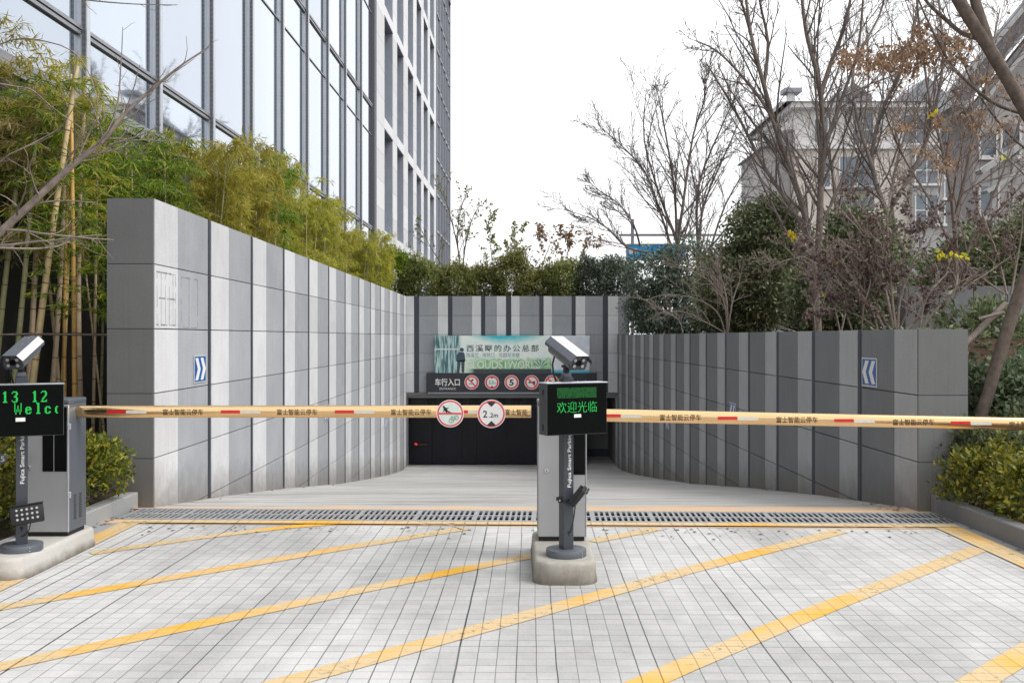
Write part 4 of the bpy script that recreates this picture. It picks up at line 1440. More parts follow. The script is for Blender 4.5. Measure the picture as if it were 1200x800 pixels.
Fm = Matrix.Translation((0.035, -0.105, 0.262)) @ Matrix.Rotation(math.radians(6), 4, 'Z') @ Matrix.Rotation(math.radians(-10), 4, 'X') @ Matrix.Rotation(math.radians(-5), 4, 'Y')
flood_unit(pl, Fm)
b = MB()
b.box(-0.048, 0.048, -0.048, 0.048, 0.250, 0.275, 0.002)
b.box(-0.014, 0.014, -0.078, -0.04, 0.250, 0.275, 0.002)
b.tube([(0.06, -0.06, 0.21), (0.045, -0.05, 0.14), (0.02, -0.045, 0.11), (0.0, -0.040, 0.10)], 0.004, 6)
b.build("light_bracket", M['black'], pl)

# small oval number plate on a stake in the shrubs behind the post
# ------------------------------------------------------------------ chevron signs on the two walls
def chevron(parent_rot, loc, side, w, h, label):
    root = empty("chevron_sign", loc, label, "chevron sign", "blue chevron signs along the ramp walls", parent_rot)
    b = MB()
    b.box(-w / 2, w / 2, 0, 0.006, -h / 2, h / 2, 0.001)
    b.build("sign_plate", M['lit_shield_and_plate'], root)
    b = MB()
    b.box(-w / 2 + 0.018, w / 2 - 0.018, -0.001, 0.0005, -h / 2 + 0.014, h / 2 - 0.014)
    b.build("blue_field", M['sign_blue'], root)
    b = MB()
    t = 0.115 * w / 0.42
    for xo in (-0.115, 0.065):
        xo *= w / 0.42
        a = 0.085 * w / 0.42
        hh = h / 2 - 0.03
        for sgn in (1, -1):
            pts = [(xo - t / 2, sgn * hh), (xo + t / 2 - 0.02, sgn * hh), (xo + t / 2 - 0.02 + a, 0), (xo - t / 2 + a, 0)]
            if side < 0:
                pts = [(-p[0], p[1]) for p in pts]
            area = sum(pts[i][0] * pts[(i + 1) % 4][1] - pts[(i + 1) % 4][0] * pts[i][1] for i in range(4))
            b.prism(pts if area > 0 else pts[::-1], -0.0025, -0.0012)
    b.build("white_chevron", M['white'], root)
    return root


aL = -math.atan2(-0.14, 22.75)
aR = -math.atan2(-0.49, 23.03)
def wall_pt(side, Y):
    if side > 0:
        return -3.47 + (-0.14) * (Y - 9.5) / 22.75
    return 3.70 - 0.49 * (Y - 9.22) / 23.03
for (side, Y, zc_, lab) in ((1, 10.90, 1.255, "blue sign with white chevrons on the tall pale wall, nearest the camera"),
                            (1, 18.35, 0.215, "blue chevron sign partly hidden behind the boom on the tall pale wall"),
                            (1, 26.9, -0.70, "farthest blue chevron sign, just below the boom on the tall pale wall"),
                            (-1, 10.42, 1.235, "blue sign with white chevrons on the low dark wall, nearest the camera"),
                            (-1, 16.45, 0.37, "blue chevron sign peeping above the boom on the low dark wall"),
                            (-1, 22.75, -0.33, "farthest blue chevron sign, just below the boom on the low dark wall")):
    # the front of a sign looks into the lane
    rot = (math.radians(90) + aL) if side > 0 else (math.radians(-90) + aR)
    chevron(rot, (wall_pt(side, Y) + side * 0.010, Y, zc_), side, 0.42, 0.30, lab)

# ------------------------------------------------------------------ banner and sign board over the entrance
def banner_mat():
    n = NT("printed_banner")
    tc = n.new("ShaderNodeTexCoord"); sp = n.new("ShaderNodeSeparateXYZ")
    n.t.links.new(tc.outputs["Object"], sp.inputs[0])
    u = n.math('DIVIDE', sp.outputs[0], 5.0); v = n.math('DIVIDE', sp.outputs[2], 1.21)
    nz = n.noise(tc.outputs["Object"], 2.2, 5, 0.65)
    n2 = n.noise(tc.outputs["Object"], 7.0, 4, 0.65)
    base = n.mix(n.step(nz, 0.35, 0.65), c3(0.72, 0.84, 0.84), c3(0.84, 0.90, 0.82))
    du = n.math('MULTIPLY', n.math('SUBTRACT', u, 0.47), 4.2)
    arch = n.math('SUBTRACT', n.math('ADD', v, n.math('MULTIPLY', n.math('SUBTRACT', nz, 0.5), 0.25)), n.math('MULTIPLY', n.math('MULTIPLY', du, du), 0.22))
    col = n.mix(n.step(arch, 0.74, 0.96), base, c3(0.015, 0.50, 0.58))
    hill = n.math('ADD', v, n.math('MULTIPLY', n.math('SUBTRACT', n2, 0.5), 0.25))
    g = n.mix(n.step(n2, 0.4, 0.62), c3(0.12, 0.42, 0.13), c3(0.42, 0.68, 0.38))
    edge = n.math('MULTIPLY', n.step(u, 0.16, 0.30), 0.95)
    col = n.mix(n.math('MULTIPLY', n.math('SUBTRACT', 1.0, n.step(hill, 0.32, 0.42)), edge), col, g)
    deck = n.math('MULTIPLY', n.math('SUBTRACT', 1.0, n.step(v, 0.10, 0.13)), n.step(u, 0.22, 0.26))
    col = n.mix(deck, col, c3(0.05, 0.07, 0.08))
    # glass house at one end
    lft = n.math('SUBTRACT', 1.0, n.step(u, 0.155, 0.175))
    stripes = n.step(n.noise(n.coord((9, 1, 0.8)), 2.0, 2), 0.42, 0.58)
    hg = n.mix(stripes, c3(0.06, 0.15, 0.17), c3(0.45, 0.62, 0.62))
    col = n.mix(lft, col, hg)
    rail = n.math('MULTIPLY', lft, n.math('LESS_THAN', n.math('ABSOLUTE', n.math('SUBTRACT', v, 0.64)), 0.02))
    col = n.mix(rail, col, c3(0.6, 0.7, 0.7))
    # clouded panel at the other end
    cl = n.mix(n.step(nz, 0.35, 0.68), c3(0.52, 0.60, 0.70), c3(0.84, 0.86, 0.88))
    cl = n.mix(n.math('SUBTRACT', 1.0, n.step(v, 0.05, 0.12)), cl, c3(0.08, 0.45, 0.58))
    col = n.mix(n.step(u, 0.752, 0.756), col, cl)
    n.bsdf(col, 0.45, 0, None, 0.4)
    return n.m


bn = empty("printed_banner", (bx(509.3), BY - 0.09, bz(437)), "wide teal and green printed banner above the dark sign board", "banner")
b = MB(); b.box(0, 5.0, 0, 0.05, 0, 1.205, 0.004); b.build("printed_sheet", banner_mat(), bn)
ink = simple("dark_print", (0.05, 0.06, 0.075), 0.5)
b = MB()
b.text("西溪畔的办公总部", 0.235, Matrix.Translation((1.02, -0.002, 0.715)), 0, 0.0008, 'LEFT', 1.27, 0.002, 2.33); b.build("banner_headline", ink, bn)
b = MB()
b.text("西溪芯 · 地铁口 · 花园写字楼", 0.15, Matrix.Translation((1.02, -0.002, 0.525)), 0, 0.0008, 'LEFT', 1.0, 0.0, 1.72); b.build("banner_subline", simple("grey_print", (0.22, 0.26, 0.28), 0.5), bn)
b = MB()
b.text("CLOUDS", 0.36, Matrix.Translation((1.0, -0.002, 0.15)), 0, 0.0008, 'LEFT', 1.0, 0.001, 1.18)
b.text("I", 0.36, Matrix.Translation((2.24, -0.002, 0.15)), 0, 0.0008, 'LEFT', 1.0, 0.0)
b.text("WORLD", 0.36, Matrix.Translation((2.36, -0.002, 0.15)), 0, 0.0008, 'LEFT', 1.0, 0.001, 1.10)
b.build("banner_english", M['white'], bn)
b = MB()                                                   # printed figure looking out of the window
for poly in ([(0.72, 0.0), (0.80, 0.0), (0.86, 0.42), (0.74, 0.40)], [(0.88, 0.02), (0.96, 0.02), (0.98, 0.42), (0.86, 0.42)],
             [(0.70, 0.38), (1.0, 0.38), (0.98, 0.60), (0.94, 0.68), (0.80, 0.68), (0.72, 0.60)]):
    b.prism(poly, -0.002, -0.001)
disc(b, 0.065, -0.002, 0.885, 0.755, 0, 18)
b.build("printed_figure", simple("figure_print", (0.045, 0.075, 0.10), 0.5), bn)
b = MB()                                                   # printed palm fronds
for k in range(11):
    a = math.radians(10 + k * 16)
    L_ = 0.24 if k % 2 else 0.30
    p0 = (3.42, 0.20)
    p1 = (3.42 + L_ * math.cos(a), 0.20 + L_ * math.sin(a))
    bar(b, p0, p1, 0.035, -0.002 - 0.0003 * k, k % 2)
b.build("printed_fronds", [simple("pale_frond", (0.50, 0.66, 0.55), 0.5), simple("green_frond", (0.10, 0.28, 0.16), 0.5)], bn)

sbd = empty("entrance_sign_board", (bx(500), BY - 0.12, bz(459)), "black entrance board with white words and round red warning signs", "sign board")
sw, sh_ = (699 - 500) / SC, 22.3 / SC
b = MB(); b.box(0, sw, 0, 0.09, 0, sh_, 0.006); b.build("board_panel", M['panel_black'], sbd)
b = MB(); b.box(0.05, sw - 0.1, 0.02, 0.09, -0.055, -0.003); b.build("board_rail", M['mullion'], sbd)
b = MB(); b.text("车行入口", 0.25, Matrix.Translation((0.27, -0.002, 0.225)), 0, 0.0008, 'LEFT', 1.0, 0.005, 0.80); b.text("ENTRANCE", 0.10, Matrix.Translation((0.42, -0.002, 0.075)), 0, 0.0008, 'LEFT', 1.0, 0.0, 0.52)
b.build("board_lettering", M['white'], sbd)
b = MB(); b.text("注意安全", 0.23, Matrix.Translation((4.27, -0.002, 0.17)), 0, 0.0008, 'LEFT', 1.0, 0.004, 0.98); b.build("caution_lettering", M['white'], sbd)
for k, px in enumerate((553, 576.6, 599.6, 623, 646.5)):
    b = MB()
    cx_, cz_ = (px - 500) / SC, (459 - 447.6) / SC
    disc(b, 0.232, -0.006, cx_, cz_, 0, 32, 0.005)
    disc(b, 0.215, -0.007, cx_, cz_, 1, 32)
    disc(b, 0.160, -0.008, cx_, cz_, 0, 32)
    if k == 0:
        bar(b, (cx_ - 0.03, cz_ + 0.0), (cx_ + 0.04, cz_ + 0.10), 0.05, -0.0088, 2)
        bar(b, (cx_ - 0.09, cz_ - 0.05), (cx_ + 0.06, cz_ - 0.05), 0.025, -0.0088, 3)
    elif k == 1:
        b.prism([(cx_ - 0.05, cz_ + 0.16), (cx_, cz_ + 0.11), (cx_ + 0.05, cz_ + 0.16)], -0.0092, -0.0082, 2)
        b.prism([(cx_ + 0.05, cz_ - 0.16), (cx_, cz_ - 0.11), (cx_ - 0.05, cz_ - 0.16)], -0.0092, -0.0082, 2)
        b.text("2.2", 0.15, Matrix.Translation((cx_ - 0.105, -0.0088, cz_ - 0.05)), 3, 0.0004, 'LEFT', 1.0, 0.004, 0.17)
        b.text("m", 0.08, Matrix.Translation((cx_ + 0.075, -0.0088, cz_ - 0.05)), 3, 0.0004, 'LEFT', 1.0, 0.002, 0.06)
    elif k == 2:
        b.text("5", 0.27, Matrix.Translation((cx_ - 0.08, -0.0088, cz_ - 0.095)), 2, 0.0004, 'LEFT', 1.0, 0.008, 0.14)
    elif k == 3:
        b.prism([(cx_ - 0.10, cz_ + 0.02), (cx_ - 0.10, cz_ - 0.03), (cx_ + 0.0, cz_ - 0.02), (cx_ + 0.11, cz_ - 0.06), (cx_ + 0.11, cz_ + 0.05), (cx_ + 0.0, cz_ + 0.01)], -0.0092, -0.0082, 2)
    else:
        b.prism([(cx_ - 0.11, cz_ - 0.04), (cx_ + 0.05, cz_ - 0.06), (cx_ + 0.10, cz_ + 0.03), (cx_ + 0.0, cz_ + 0.0), (cx_ - 0.05, cz_ + 0.07)], -0.0092, -0.0082, 2)
    if k in (0, 3, 4):
        bar(b, (cx_ - 0.125, cz_ + 0.125), (cx_ + 0.125, cz_ - 0.125), 0.045, -0.0100, 1)
    b.build("round_warning_sign", SGM[:4], sbd)

# oval tag on a stake at the picture's edge
ot = empty("oval_tag", (-3.66, 7.02, 0.10), "small grey oval tag on a thin stake at the picture edge beside the post", "tag")
b = MB(); b.tube([(0, 0.012, 0.0), (0, 0.012, 0.63)], 0.006, 8); b.build("stake", M['black'], ot)
b = MB(); b.prism([(0.066 * math.cos(2 * math.pi * k / 28), 0.645 + 0.040 * math.sin(2 * math.pi * k / 28)) for k in range(28)], 0, 0.005); b.build("tag_plate", M['graphite_light'], ot)
b = MB()
for p0, p1 in (((0.0, 0.665), (0.0, 0.63)), ((0.0, 0.63), (0.02, 0.63)), ((0.028, 0.63), (0.046, 0.632)), ((0.046, 0.632), (0.046, 0.646)), ((0.046, 0.646), (0.03, 0.648)), ((0.03, 0.648), (0.03, 0.662)), ((0.03, 0.662), (0.046, 0.662))):
    bar(b, p0, p1, 0.006, -0.0012)
b.build("tag_marks", M['white'], ot)

# ------------------------------------------------------------------ plants
def unit(v):
    return v / (np.linalg.norm(v, axis=-1, keepdims=True) + 1e-9)


def leaf_quads(P, D, L, W, rng, wide=0.4, flat=None):
    n = len(P)
    S = rng.normal(size=(n, 3))
    if flat is not None:
        S = np.cross(D, np.array([0, 0, 1.0]) + rng.normal(size=(n, 3)) * flat)
    S = unit(S - D * np.sum(S * D, 1, keepdims=True))
    L = np.broadcast_to(L, (n,))[:, None]; Wd = np.broadcast_to(W, (n,))[:, None]
    mid = P + D * L * wide
    V = np.stack([P, mid + S * Wd / 2, P + D * L, mid - S * Wd / 2], 1).reshape(-1, 3)
    return V, np.arange(4 * n).reshape(-1, 4)


def path(rng, p, d, L, n, wig, up, grav=0.0):
    pts = [np.array(p, float)]
    d = unit(np.array(d, float))
    for i in range(n):
        d = unit(d + rng.normal(size=3) * wig + np.array([0, 0, up - grav * (i / n)]))
        pts.append(pts[-1] + d * L / n)
    return np.array(pts)


def point_on(pts, t):
    f = t * (len(pts) - 1)
    i = min(int(f), len(pts) - 2)
    return pts[i] + (pts[i + 1] - pts[i]) * (f - i), unit(pts[i + 1] - pts[i]), f


def sprout(rng, line, cfg, lvl, out):
    """side branches of one branch, level by level"""
    if lvl >= len(cfg):
        return
    pts, rad = line
    c = cfg[lvl]
    Ltot = np.sum(np.linalg.norm(np.diff(pts, axis=0), axis=1))
    n = int(round(c['n'] * rng.uniform(0.7, 1.3)))
    for k in range(n):
        t = c.get('t0', 0.25) + (0.98 - c.get('t0', 0.25)) * (k + rng.uniform(0, 1)) / max(1, n)
        p, tan, f = point_on(pts, min(t, 0.985))
        ax = unit(np.cross(tan, rng.normal(size=3)))
        a = math.radians(rng.uniform(*c.get('ang', (25, 55))))
        d = tan * math.cos(a) + ax * math.sin(a)
        L = c['L'] * Ltot * (1.05 - 0.6 * t) * rng.uniform(0.55, 1.25)
        r0 = max(c.get('rmin', 0.003), float(np.interp(f, np.arange(len(rad)), rad)) * c.get('rr', 0.6))
        m = c.get('seg', 4)
        q = path(rng, p, d, L, m, c.get('wig', 0.12), c.get('up', 0.05))
        ln = (q, np.linspace(r0, max(c.get('rmin', 0.003) * 0.7, r0 * 0.35), m + 1))
        out.append(ln)
        sprout(rng, ln, cfg, lvl + 1, out)


def plant(name, loc, label, cat, group=None, rz=0.0):
    return empty(name, loc, label, cat, group, rz)


# ---- bamboo
def bamboo_leaves(rng, npb, axis_pts, z0, z1, n_br, reach, leaf_n, L=(0.10, 0.17), mi=0, twig_mi=1, droop=0.9):
    P_all, D_all = [], []
    for k in range(n_br):
        a = axis_pts[rng.integers(len(axis_pts))]
        z = z0 + (z1 - z0) * rng.uniform() ** 0.8
        f = np.clip((z - a[0][2]) / max(0.1, a[-1][2] - a[0][2]), 0, 0.999)
        p, tan, _ = point_on(a, f)
        ang = rng.uniform(0, 2 * math.pi)
        d = np.array([math.cos(ang), math.sin(ang), rng.uniform(0.1, 0.9)])
        q = path(rng, p, d, reach * rng.uniform(0.4, 1.1), 5, 0.12, 0.0, droop * 0.55)
        npb.add(*tube_np(q, np.linspace(0.0035, 0.0012, 6), 3), twig_mi)
        m = int(leaf_n * rng.uniform(0.6, 1.3))
        t = rng.uniform(0.25, 1.0, m)
        idx = t * 5
        i0 = np.minimum(idx.astype(int), 4)
        P = q[i0] + (q[i0 + 1] - q[i0]) * (idx - i0)[:, None]
        dd = unit((q[i0 + 1] - q[i0]) + 1e-6) * 0.5 + rng.normal(size=(m, 3)) * 0.55 + np.array([0, 0, -0.55 * droop])
        P_all.append(P + rng.normal(size=(m, 3)) * 0.02); D_all.append(unit(dd))
    P = np.concatenate(P_all); D = np.concatenate(D_all)
    npb.add(*leaf_quads(P, D, rng.uniform(L[0], L[1], len(P)), rng.uniform(0.013, 0.021, len(P)), rng, 0.35), mi)


def culm(rng, npb, p0, p1, r, mi=0, node_mi=1, nodes=True):
    p0, p1 = np.array(p0, float), np.array(p1, float)
    n = 9
    bend = np.array([rng.normal() * 0.04, rng.normal() * 0.04, 0])
    pts = np.array([p0 + (p1 - p0) * t + bend * math.sin(math.pi * t) for t in np.linspace(0, 1, n)])
    npb.add(*tube_np(pts, np.linspace(r, r * 0.55, n), 9), mi)
    if nodes:
        L = np.linalg.norm(p1 - p0)
        for h in np.arange(0.15, L, 0.27):
            t = h / L
            c, tan, f = point_on(pts, t)
            rr_ = r * (1 - 0.45 * t)
            npb.add(*tube_np(np.array([c - tan * 0.006, c, c + tan * 0.006]), [rr_ * 1.0, rr_ * 1.13, rr_ * 1.0], 9), node_mi)
    return pts


rng = np.random.default_rng(11)
# clumps that rise behind the tall wall: four shapes, copied along the bed
clump_protos = []
for i in range(4):
    root = plant("bamboo_clump", (0, 0, -50), "bamboo", "bamboo", "yellow-green bamboo clumps along the tall wall")
    cb, ax = NPB(), []
    for k in range(5):
        a = rng.uniform(0, 6.28); r_ = rng.uniform(0.05, 0.34)
        x, y = r_ * math.cos(a), r_ * math.sin(a)
        ax.append(culm(rng, cb, (x, y, 0), (x * 1.8 + rng.normal() * 0.1, y * 1.8 + rng.normal() * 0.1, rng.uniform(3.6, 4.3)), rng.uniform(0.012, 0.02)))
    cb.build("culms", [M[('bamboo_olive', 'bamboo_straw', 'bamboo_tan', 'bamboo_olive')[i]], M['bamboo_node']], root, True)
    fb = NPB()
    bamboo_leaves(rng, fb, ax, 1.7, 4.15, 230, 0.52, 36)
    fb.build("foliage", [M[('bleaf_yellow', 'bleaf_yellow', 'bleaf_green', 'bleaf_yellow')[i]], M['bamboo_olive']], root)
    clump_protos.append(root)

ordinal = ["first", "second", "third", "fourth", "fifth", "sixth", "seventh", "eighth", "ninth", "tenth", "eleventh", "twelfth", "thirteenth", "fourteenth", "fifteenth", "sixteenth", "seventeenth", "eighteenth"]
# (px the crown is centred on, depth, wall top offset, crown top px, shape)
used = set()
clumps = [(150, 11.2, 165, 2), (190, 11.8, 145, 2), (222, 12.6, 155, 0), (252, 13.4, 172, 1), (275, 14.3, 168, 3), (300, 15.4, 170, 2), (322, 16.5, 182, 0),
          (343, 17.8, 205, 1), (361, 19.2, 220, 3), (379, 20.8, 238, 0), (396, 22.4, 252, 1), (412, 24.2, 262, 3), (426, 26.0, 272, 0), (440, 28.0, 284, 1), (453, 30.2, 296, 3)]
clump_look = {0: "bright yellow-green", 1: "straw-stemmed yellow", 2: "darker green drooping", 3: "feathery yellow-green"}
for k, (px, Y, top, sh) in enumerate(clumps):
    o = clump_protos[sh] if sh not in used else copy_tree(clump_protos[sh])
    used.add(sh)
    X = -4.75
    Y = min(31.5, X * F_PX / (px - CX))
    s = max(0.7, (at(px, top, Y).z - 0.2) / 4.25)
    o.location = (X, Y, 0.2)
    o.scale = (1.0, 1.0, s)
    o.rotation_euler = (0, 0, rng.uniform(0, 6.28))
    o["label"] = "%s bamboo clump, %s along the tall striped wall from its near corner" % (clump_look[sh], ordinal[k])

# single thick stalks in the gap before the tall wall
stalks = [((1, 395), (24, 190), 11.0, 'bamboo_olive', .030), ((19, 395), (38, 190), 10.7, 'bamboo_olive', .028), ((33, 395), (42, 200), 11.3, 'bamboo_tan', .030),
          ((47, 400), (74, 200), 10.5, 'bamboo_straw', .034), ((62, 400), (74, 190), 10.9, 'bamboo_tan', .028), ((73, 398), (80, 180), 11.4, 'bamboo_straw', .022),
          ((80, 395), (84, 190), 11.0, 'bamboo_gold', .018), ((87, 430), (85, 250), 10.6, 'bamboo_gold', .024), ((97, 430), (99, 220), 11.5, 'bamboo_tan', .032),
          ((10, 395), (2, 170), 11.6, 'bamboo_tan', .026), ((57, 395), (30, 175), 11.9, 'bamboo_tan', .022), ((110, 430), (113, 230), 11.8, 'bamboo_tan', .018),
          ((118, 430), (120, 230), 12.2, 'bamboo_olive', .016)]
colour_word = {'bamboo_olive': "olive green", 'bamboo_tan': "pinkish tan", 'bamboo_straw': "pale straw", 'bamboo_gold': "golden brown"}
leafmats = ['bleaf_green', 'bleaf_dry', 'bleaf_yellow']
fol_meshes = []
for i in range(4):
    nb = NPB()
    axl = [np.array([[0, 0, 0], [0.03, 0, 1.2], [0.06, 0.02, 2.6]])]
    bamboo_leaves(rng, nb, axl, 0.1, 2.6, (46, 40, 52, 34)[i], (0.55, 0.5, 0.6, 0.55)[i], 30, (0.12, 0.20))
    fo = nb.build("foliage", [M[('bleaf_green', 'bleaf_dry', 'bleaf_yellow', 'bleaf_green')[i]], M['bamboo_tan']])
    fol_meshes.append(fo.data)
    bpy.data.objects.remove(fo)
counts = {}
for k, (pb, pt, Y, m, r_) in enumerate(stalks):
    c0 = at(pb[0], pb[1], Y); c1 = at(pt[0], pt[1], Y)
    d = (c1 - c0) / (c1.z - c0.z)
    base = c0 + d * (0.15 - c0.z)
    counts[m] = counts.get(m, 0) + 1
    root = plant("bamboo_stalk", base, "", "bamboo", "single bamboo stalks beside the tall wall")
    side = ["behind the camera on the post", "nearest the end of the tall wall"][k % 2]
    topz = (4.3, 4.0, 4.45)[k % 3]
    nb = NPB()
    pts = culm(rng, nb, (0, 0, 0), tuple(d * topz), r_ * 1.25)
    nb.build("culm", [M[m], M['bamboo_node']], root, True)
    fz = 1.6 if k == 7 else (2.35, 2.2, 2.5, 2.3)[k % 4]
    fo = bpy.data.objects.new("foliage", fol_meshes[k % 4]); COL.objects.link(fo); fo.parent = root
    fo.location = tuple(d * fz); fo.rotation_euler = (0, 0, rng.uniform(0, 6.28)); fo.scale = (1.0, 1.0, 0.74 if k != 7 else 0.5)
    if k == 0:
        f2 = bpy.data.objects.new("foliage", fol_meshes[(k + 2) % 4]); COL.objects.link(f2); f2.parent = root
        f2.location = tuple(d * 2.9); f2.scale = (0.9, 0.9, 0.75); f2.rotation_euler = (0, 0, rng.uniform(0, 6.28))
stalk_labels = ["olive green bamboo stalk just behind the camera of the planter post, leaning towards the wall",
                "second olive green bamboo stalk, rising beside the camera of the planter post", "pinkish tan bamboo stalk rising straight above the planter post camera",
                "thickest pale straw bamboo stalk, leaning beyond the planter post", "pinkish tan bamboo stalk close beside the thickest straw stalk", "thin upright pale straw bamboo stalk amid drooping leaves",
                "thin golden brown bamboo stalk standing upright behind the silver cabinet", "brightest golden brown bamboo stalk, ending low above the cabinet", "thick dull tan bamboo stalk standing before the tall wall's end",
                "pinkish tan bamboo stalk at the picture edge, leaning away from the wall", "thin tan bamboo stalk crossing behind the others at a slant", "slim tan bamboo stalk in shade right beside the tall wall's end",
                "slimmest olive bamboo stalk touching the tall wall's end"]
for o, lb in zip([o for o in bpy.data.objects if o.name.startswith("bamboo_stalk")], stalk_labels):
    o["label"] = lb

rail = NPB()
rail.add(*tube_np(np.array([at(-40, 393, 10.35), at(40, 391.5, 10.35), at(128, 392.5, 10.35)]), [0.012] * 3, 7))
tag(rail.build("bamboo_rail", M['bark_brown'], None, True), "thin dark rail tied across the bamboo stalks", "rail")

# ---- shrubs built as many small leaves on short stems
def shrub(name, loc, radii, n, leaf, mat, stem_mat, label, cat, group=None, seed=1, clump=14, L=(0.04, 0.07), Wk=0.45, up=0.3, stems=9, lobes=None):
    g = np.random.default_rng(seed)
    root = plant(name, loc, label, cat, group)
    R = np.array(radii)
    ncl = max(8, n // clump)
    dirs = unit(g.normal(size=(ncl, 3))); dirs[:, 2] = np.where(dirs[:, 2] < -0.7, -dirs[:, 2], dirs[:, 2])
    rad = g.uniform(0.35, 1.0, ncl) ** 0.5
    lump = 1 + 0.22 * np.sin(dirs[:, 0] * 5 + seed) * np.cos(dirs[:, 1] * 4 + seed * 2) + g.normal(size=ncl) * 0.09
    C = dirs * (rad * lump)[:, None] * R
    if lobes:
        which = g.integers(len(lobes), size=ncl)
        C = C * np.array([l[3] for l in lobes])[which][:, None] + np.array([l[:3] for l in lobes])[which]
    idx = np.repeat(np.arange(ncl), clump)
    P = C[idx] + g.normal(size=(len(idx), 3)) * np.mean(L) * 0.55
    D = unit(dirs[idx] * 0.7 + g.normal(size=(len(idx), 3)) * 0.75 + np.array([0, 0, up]))
    LL = g.uniform(L[0], L[1], len(idx))
    nb = NPB()
    nb.add(*leaf_quads(P, D, LL, LL * Wk * g.uniform(0.8, 1.2, len(idx)), g, 0.45, 0.6))
    nb.build("foliage", M[mat], root)
    sb = NPB()
    zb = -R[2] * 0.95 if not lobes else -R[2]
    for k in range(stems):
        t = C[g.integers(ncl)] * 0.85
        p0 = np.array([g.normal() * R[0] * 0.15, g.normal() * R[1] * 0.15, zb])
        m_ = (p0 + t) / 2 + g.normal(size=3) * 0.08 * R
        sb.add(*tube_np(np.array([p0, m_, t]), np.array([0.02, 0.014, 0.006]) * max(0.35, R[2]), 5))
    sb.build("stems", M[stem_mat], root)
    return root


G1 = "yellow-green shrubs in the planters"
shrub("planter_shrub", (-3.84, 8.88, 0.42), (0.34, 0.40, 0.30), 3300, None, 'leaf_shrub', 'bark_brown', "yellow-green shrub in the pale planter against the tall wall's end", "shrub", G1, 3)
shrub("planter_shrub", (-4.02, 8.2, 0.40), (0.33, 0.36, 0.30), 2600, None, 'leaf_shrub', 'bark_brown', "yellow-green shrub just behind the silver barrier cabinet", "shrub", G1, 4)
shrub("planter_shrub", (-4.12, 7.55, 0.50), (0.40, 0.46, 0.42), 3000, None, 'leaf_shrub', 'bark_brown', "darker green shrub at the picture edge behind the display post", "shrub", G1, 5)
shrub("planter_shrub", (-4.9, 8.9, 0.62), (0.55, 0.55, 0.50), 3400, None, 'leaf_shrub', 'bark_brown', "shaded shrub under the bamboo stalks behind the cabinet", "shrub", G1, 15)
shrub("planter_shrub", (4.14, 8.72, 0.36), (0.38, 0.42, 0.29), 3000, None, 'leaf_shrub', 'bark_brown', "yellow-green shrub beside the low dark wall's end, over the dark kerb", "shrub", G1, 6)
shrub("planter_shrub", (4.30, 8.10, 0.34), (0.42, 0.44, 0.30), 3000, None, 'leaf_shrub', 'bark_brown', "yellow-green shrub over the dark kerb, cut off by the picture edge", "shrub", G1, 7)
shrub("planter_shrub", (4.28, 9.10, 0.52), (0.40, 0.32, 0.28), 2400, None, 'leaf_ever', 'bark_brown', "dark green shrub at the foot of the leaning trunk", "shrub", None, 16)
G2 = "pale broad-leaved shrubs on the bank"
shrub("bank_shrub", (4.72, 9.95, 0.90), (0.42, 0.40, 0.44), 3300, None, 'leaf_broad', 'bark_brown', "pale broad-leaved shrub touching the low dark wall's end", "shrub", G2, 8, 12, (0.05, 0.085), 0.5)
shrub("bank_shrub", (5.28, 10.15, 0.98), (0.46, 0.42, 0.44), 3300, None, 'leaf_broad', 'bark_brown', "pale broad-leaved shrub behind the leaning trunk at the picture edge", "shrub", G2, 9, 12, (0.05, 0.085), 0.5)
shrub("bank_shrub", (5.02, 9.35, 0.62), (0.52, 0.36, 0.32), 2600, None, 'leaf_ever', 'bark_brown', "dark shrub low on the bank under the boom", "shrub", None, 10, 12, (0.05, 0.08), 0.5)
shrub("bank_shrub", (5.62, 11.9, 1.62), (0.58, 0.5, 0.34), 2600, None, 'leaf_ever', 'bark_brown', "dark shrub of long narrow leaves at the top of the bank before the short wall", "shrub", None, 12, 12, (0.07, 0.13), 0.3)

# hedge shrubs above the entrance wall
G3 = "olive shrubs above the entrance wall"
hedge = [(-4.15, 33.9, 1.15, 'bleaf_green', "green shrub above the entrance wall in the corner under the office building", 21), (-3.2, 33.6, 0.95, 'bleaf_olive', "olive shrub above the entrance wall, between corner shrub and bare sapling", 22),
         (-2.1, 33.8, 0.85, 'bleaf_olive', "olive shrub above the entrance wall at the foot of the bare sapling", 23), (-1.15, 34.0, 0.85, 'bleaf_olive', "low olive shrub above the entrance wall over the banner's first words", 24),
         (-0.15, 33.7, 1.10, 'bleaf_olive', "taller olive shrub above the entrance wall over the middle of the banner", 25), (0.75, 34.1, 0.8, 'bleaf_olive', "low olive shrub above the entrance wall under a gap of sky", 26),
         (1.55, 33.8, 0.95, 'bleaf_olive', "pale olive shrub above the entrance wall under reddish brown leaves", 27), (2.5, 33.7, 0.95, 'leaf_bluish', "bluish green shrub above the entrance wall below the blue board", 28),
         (3.35, 34.0, 1.0, 'leaf_bluish', "bluish green shrub above the entrance wall, touching the bushy tree at the corner", 29)]
for (x, y, hh, mt, lb, sd) in hedge:
    shrub("hedge_shrub", (x, y, 2.45 + hh * 0.85), (0.74, 0.66, hh), 9000, None, mt, 'bark_pale', lb, "shrub", G3, sd, 14, (0.08, 0.16), 0.30, -0.1)

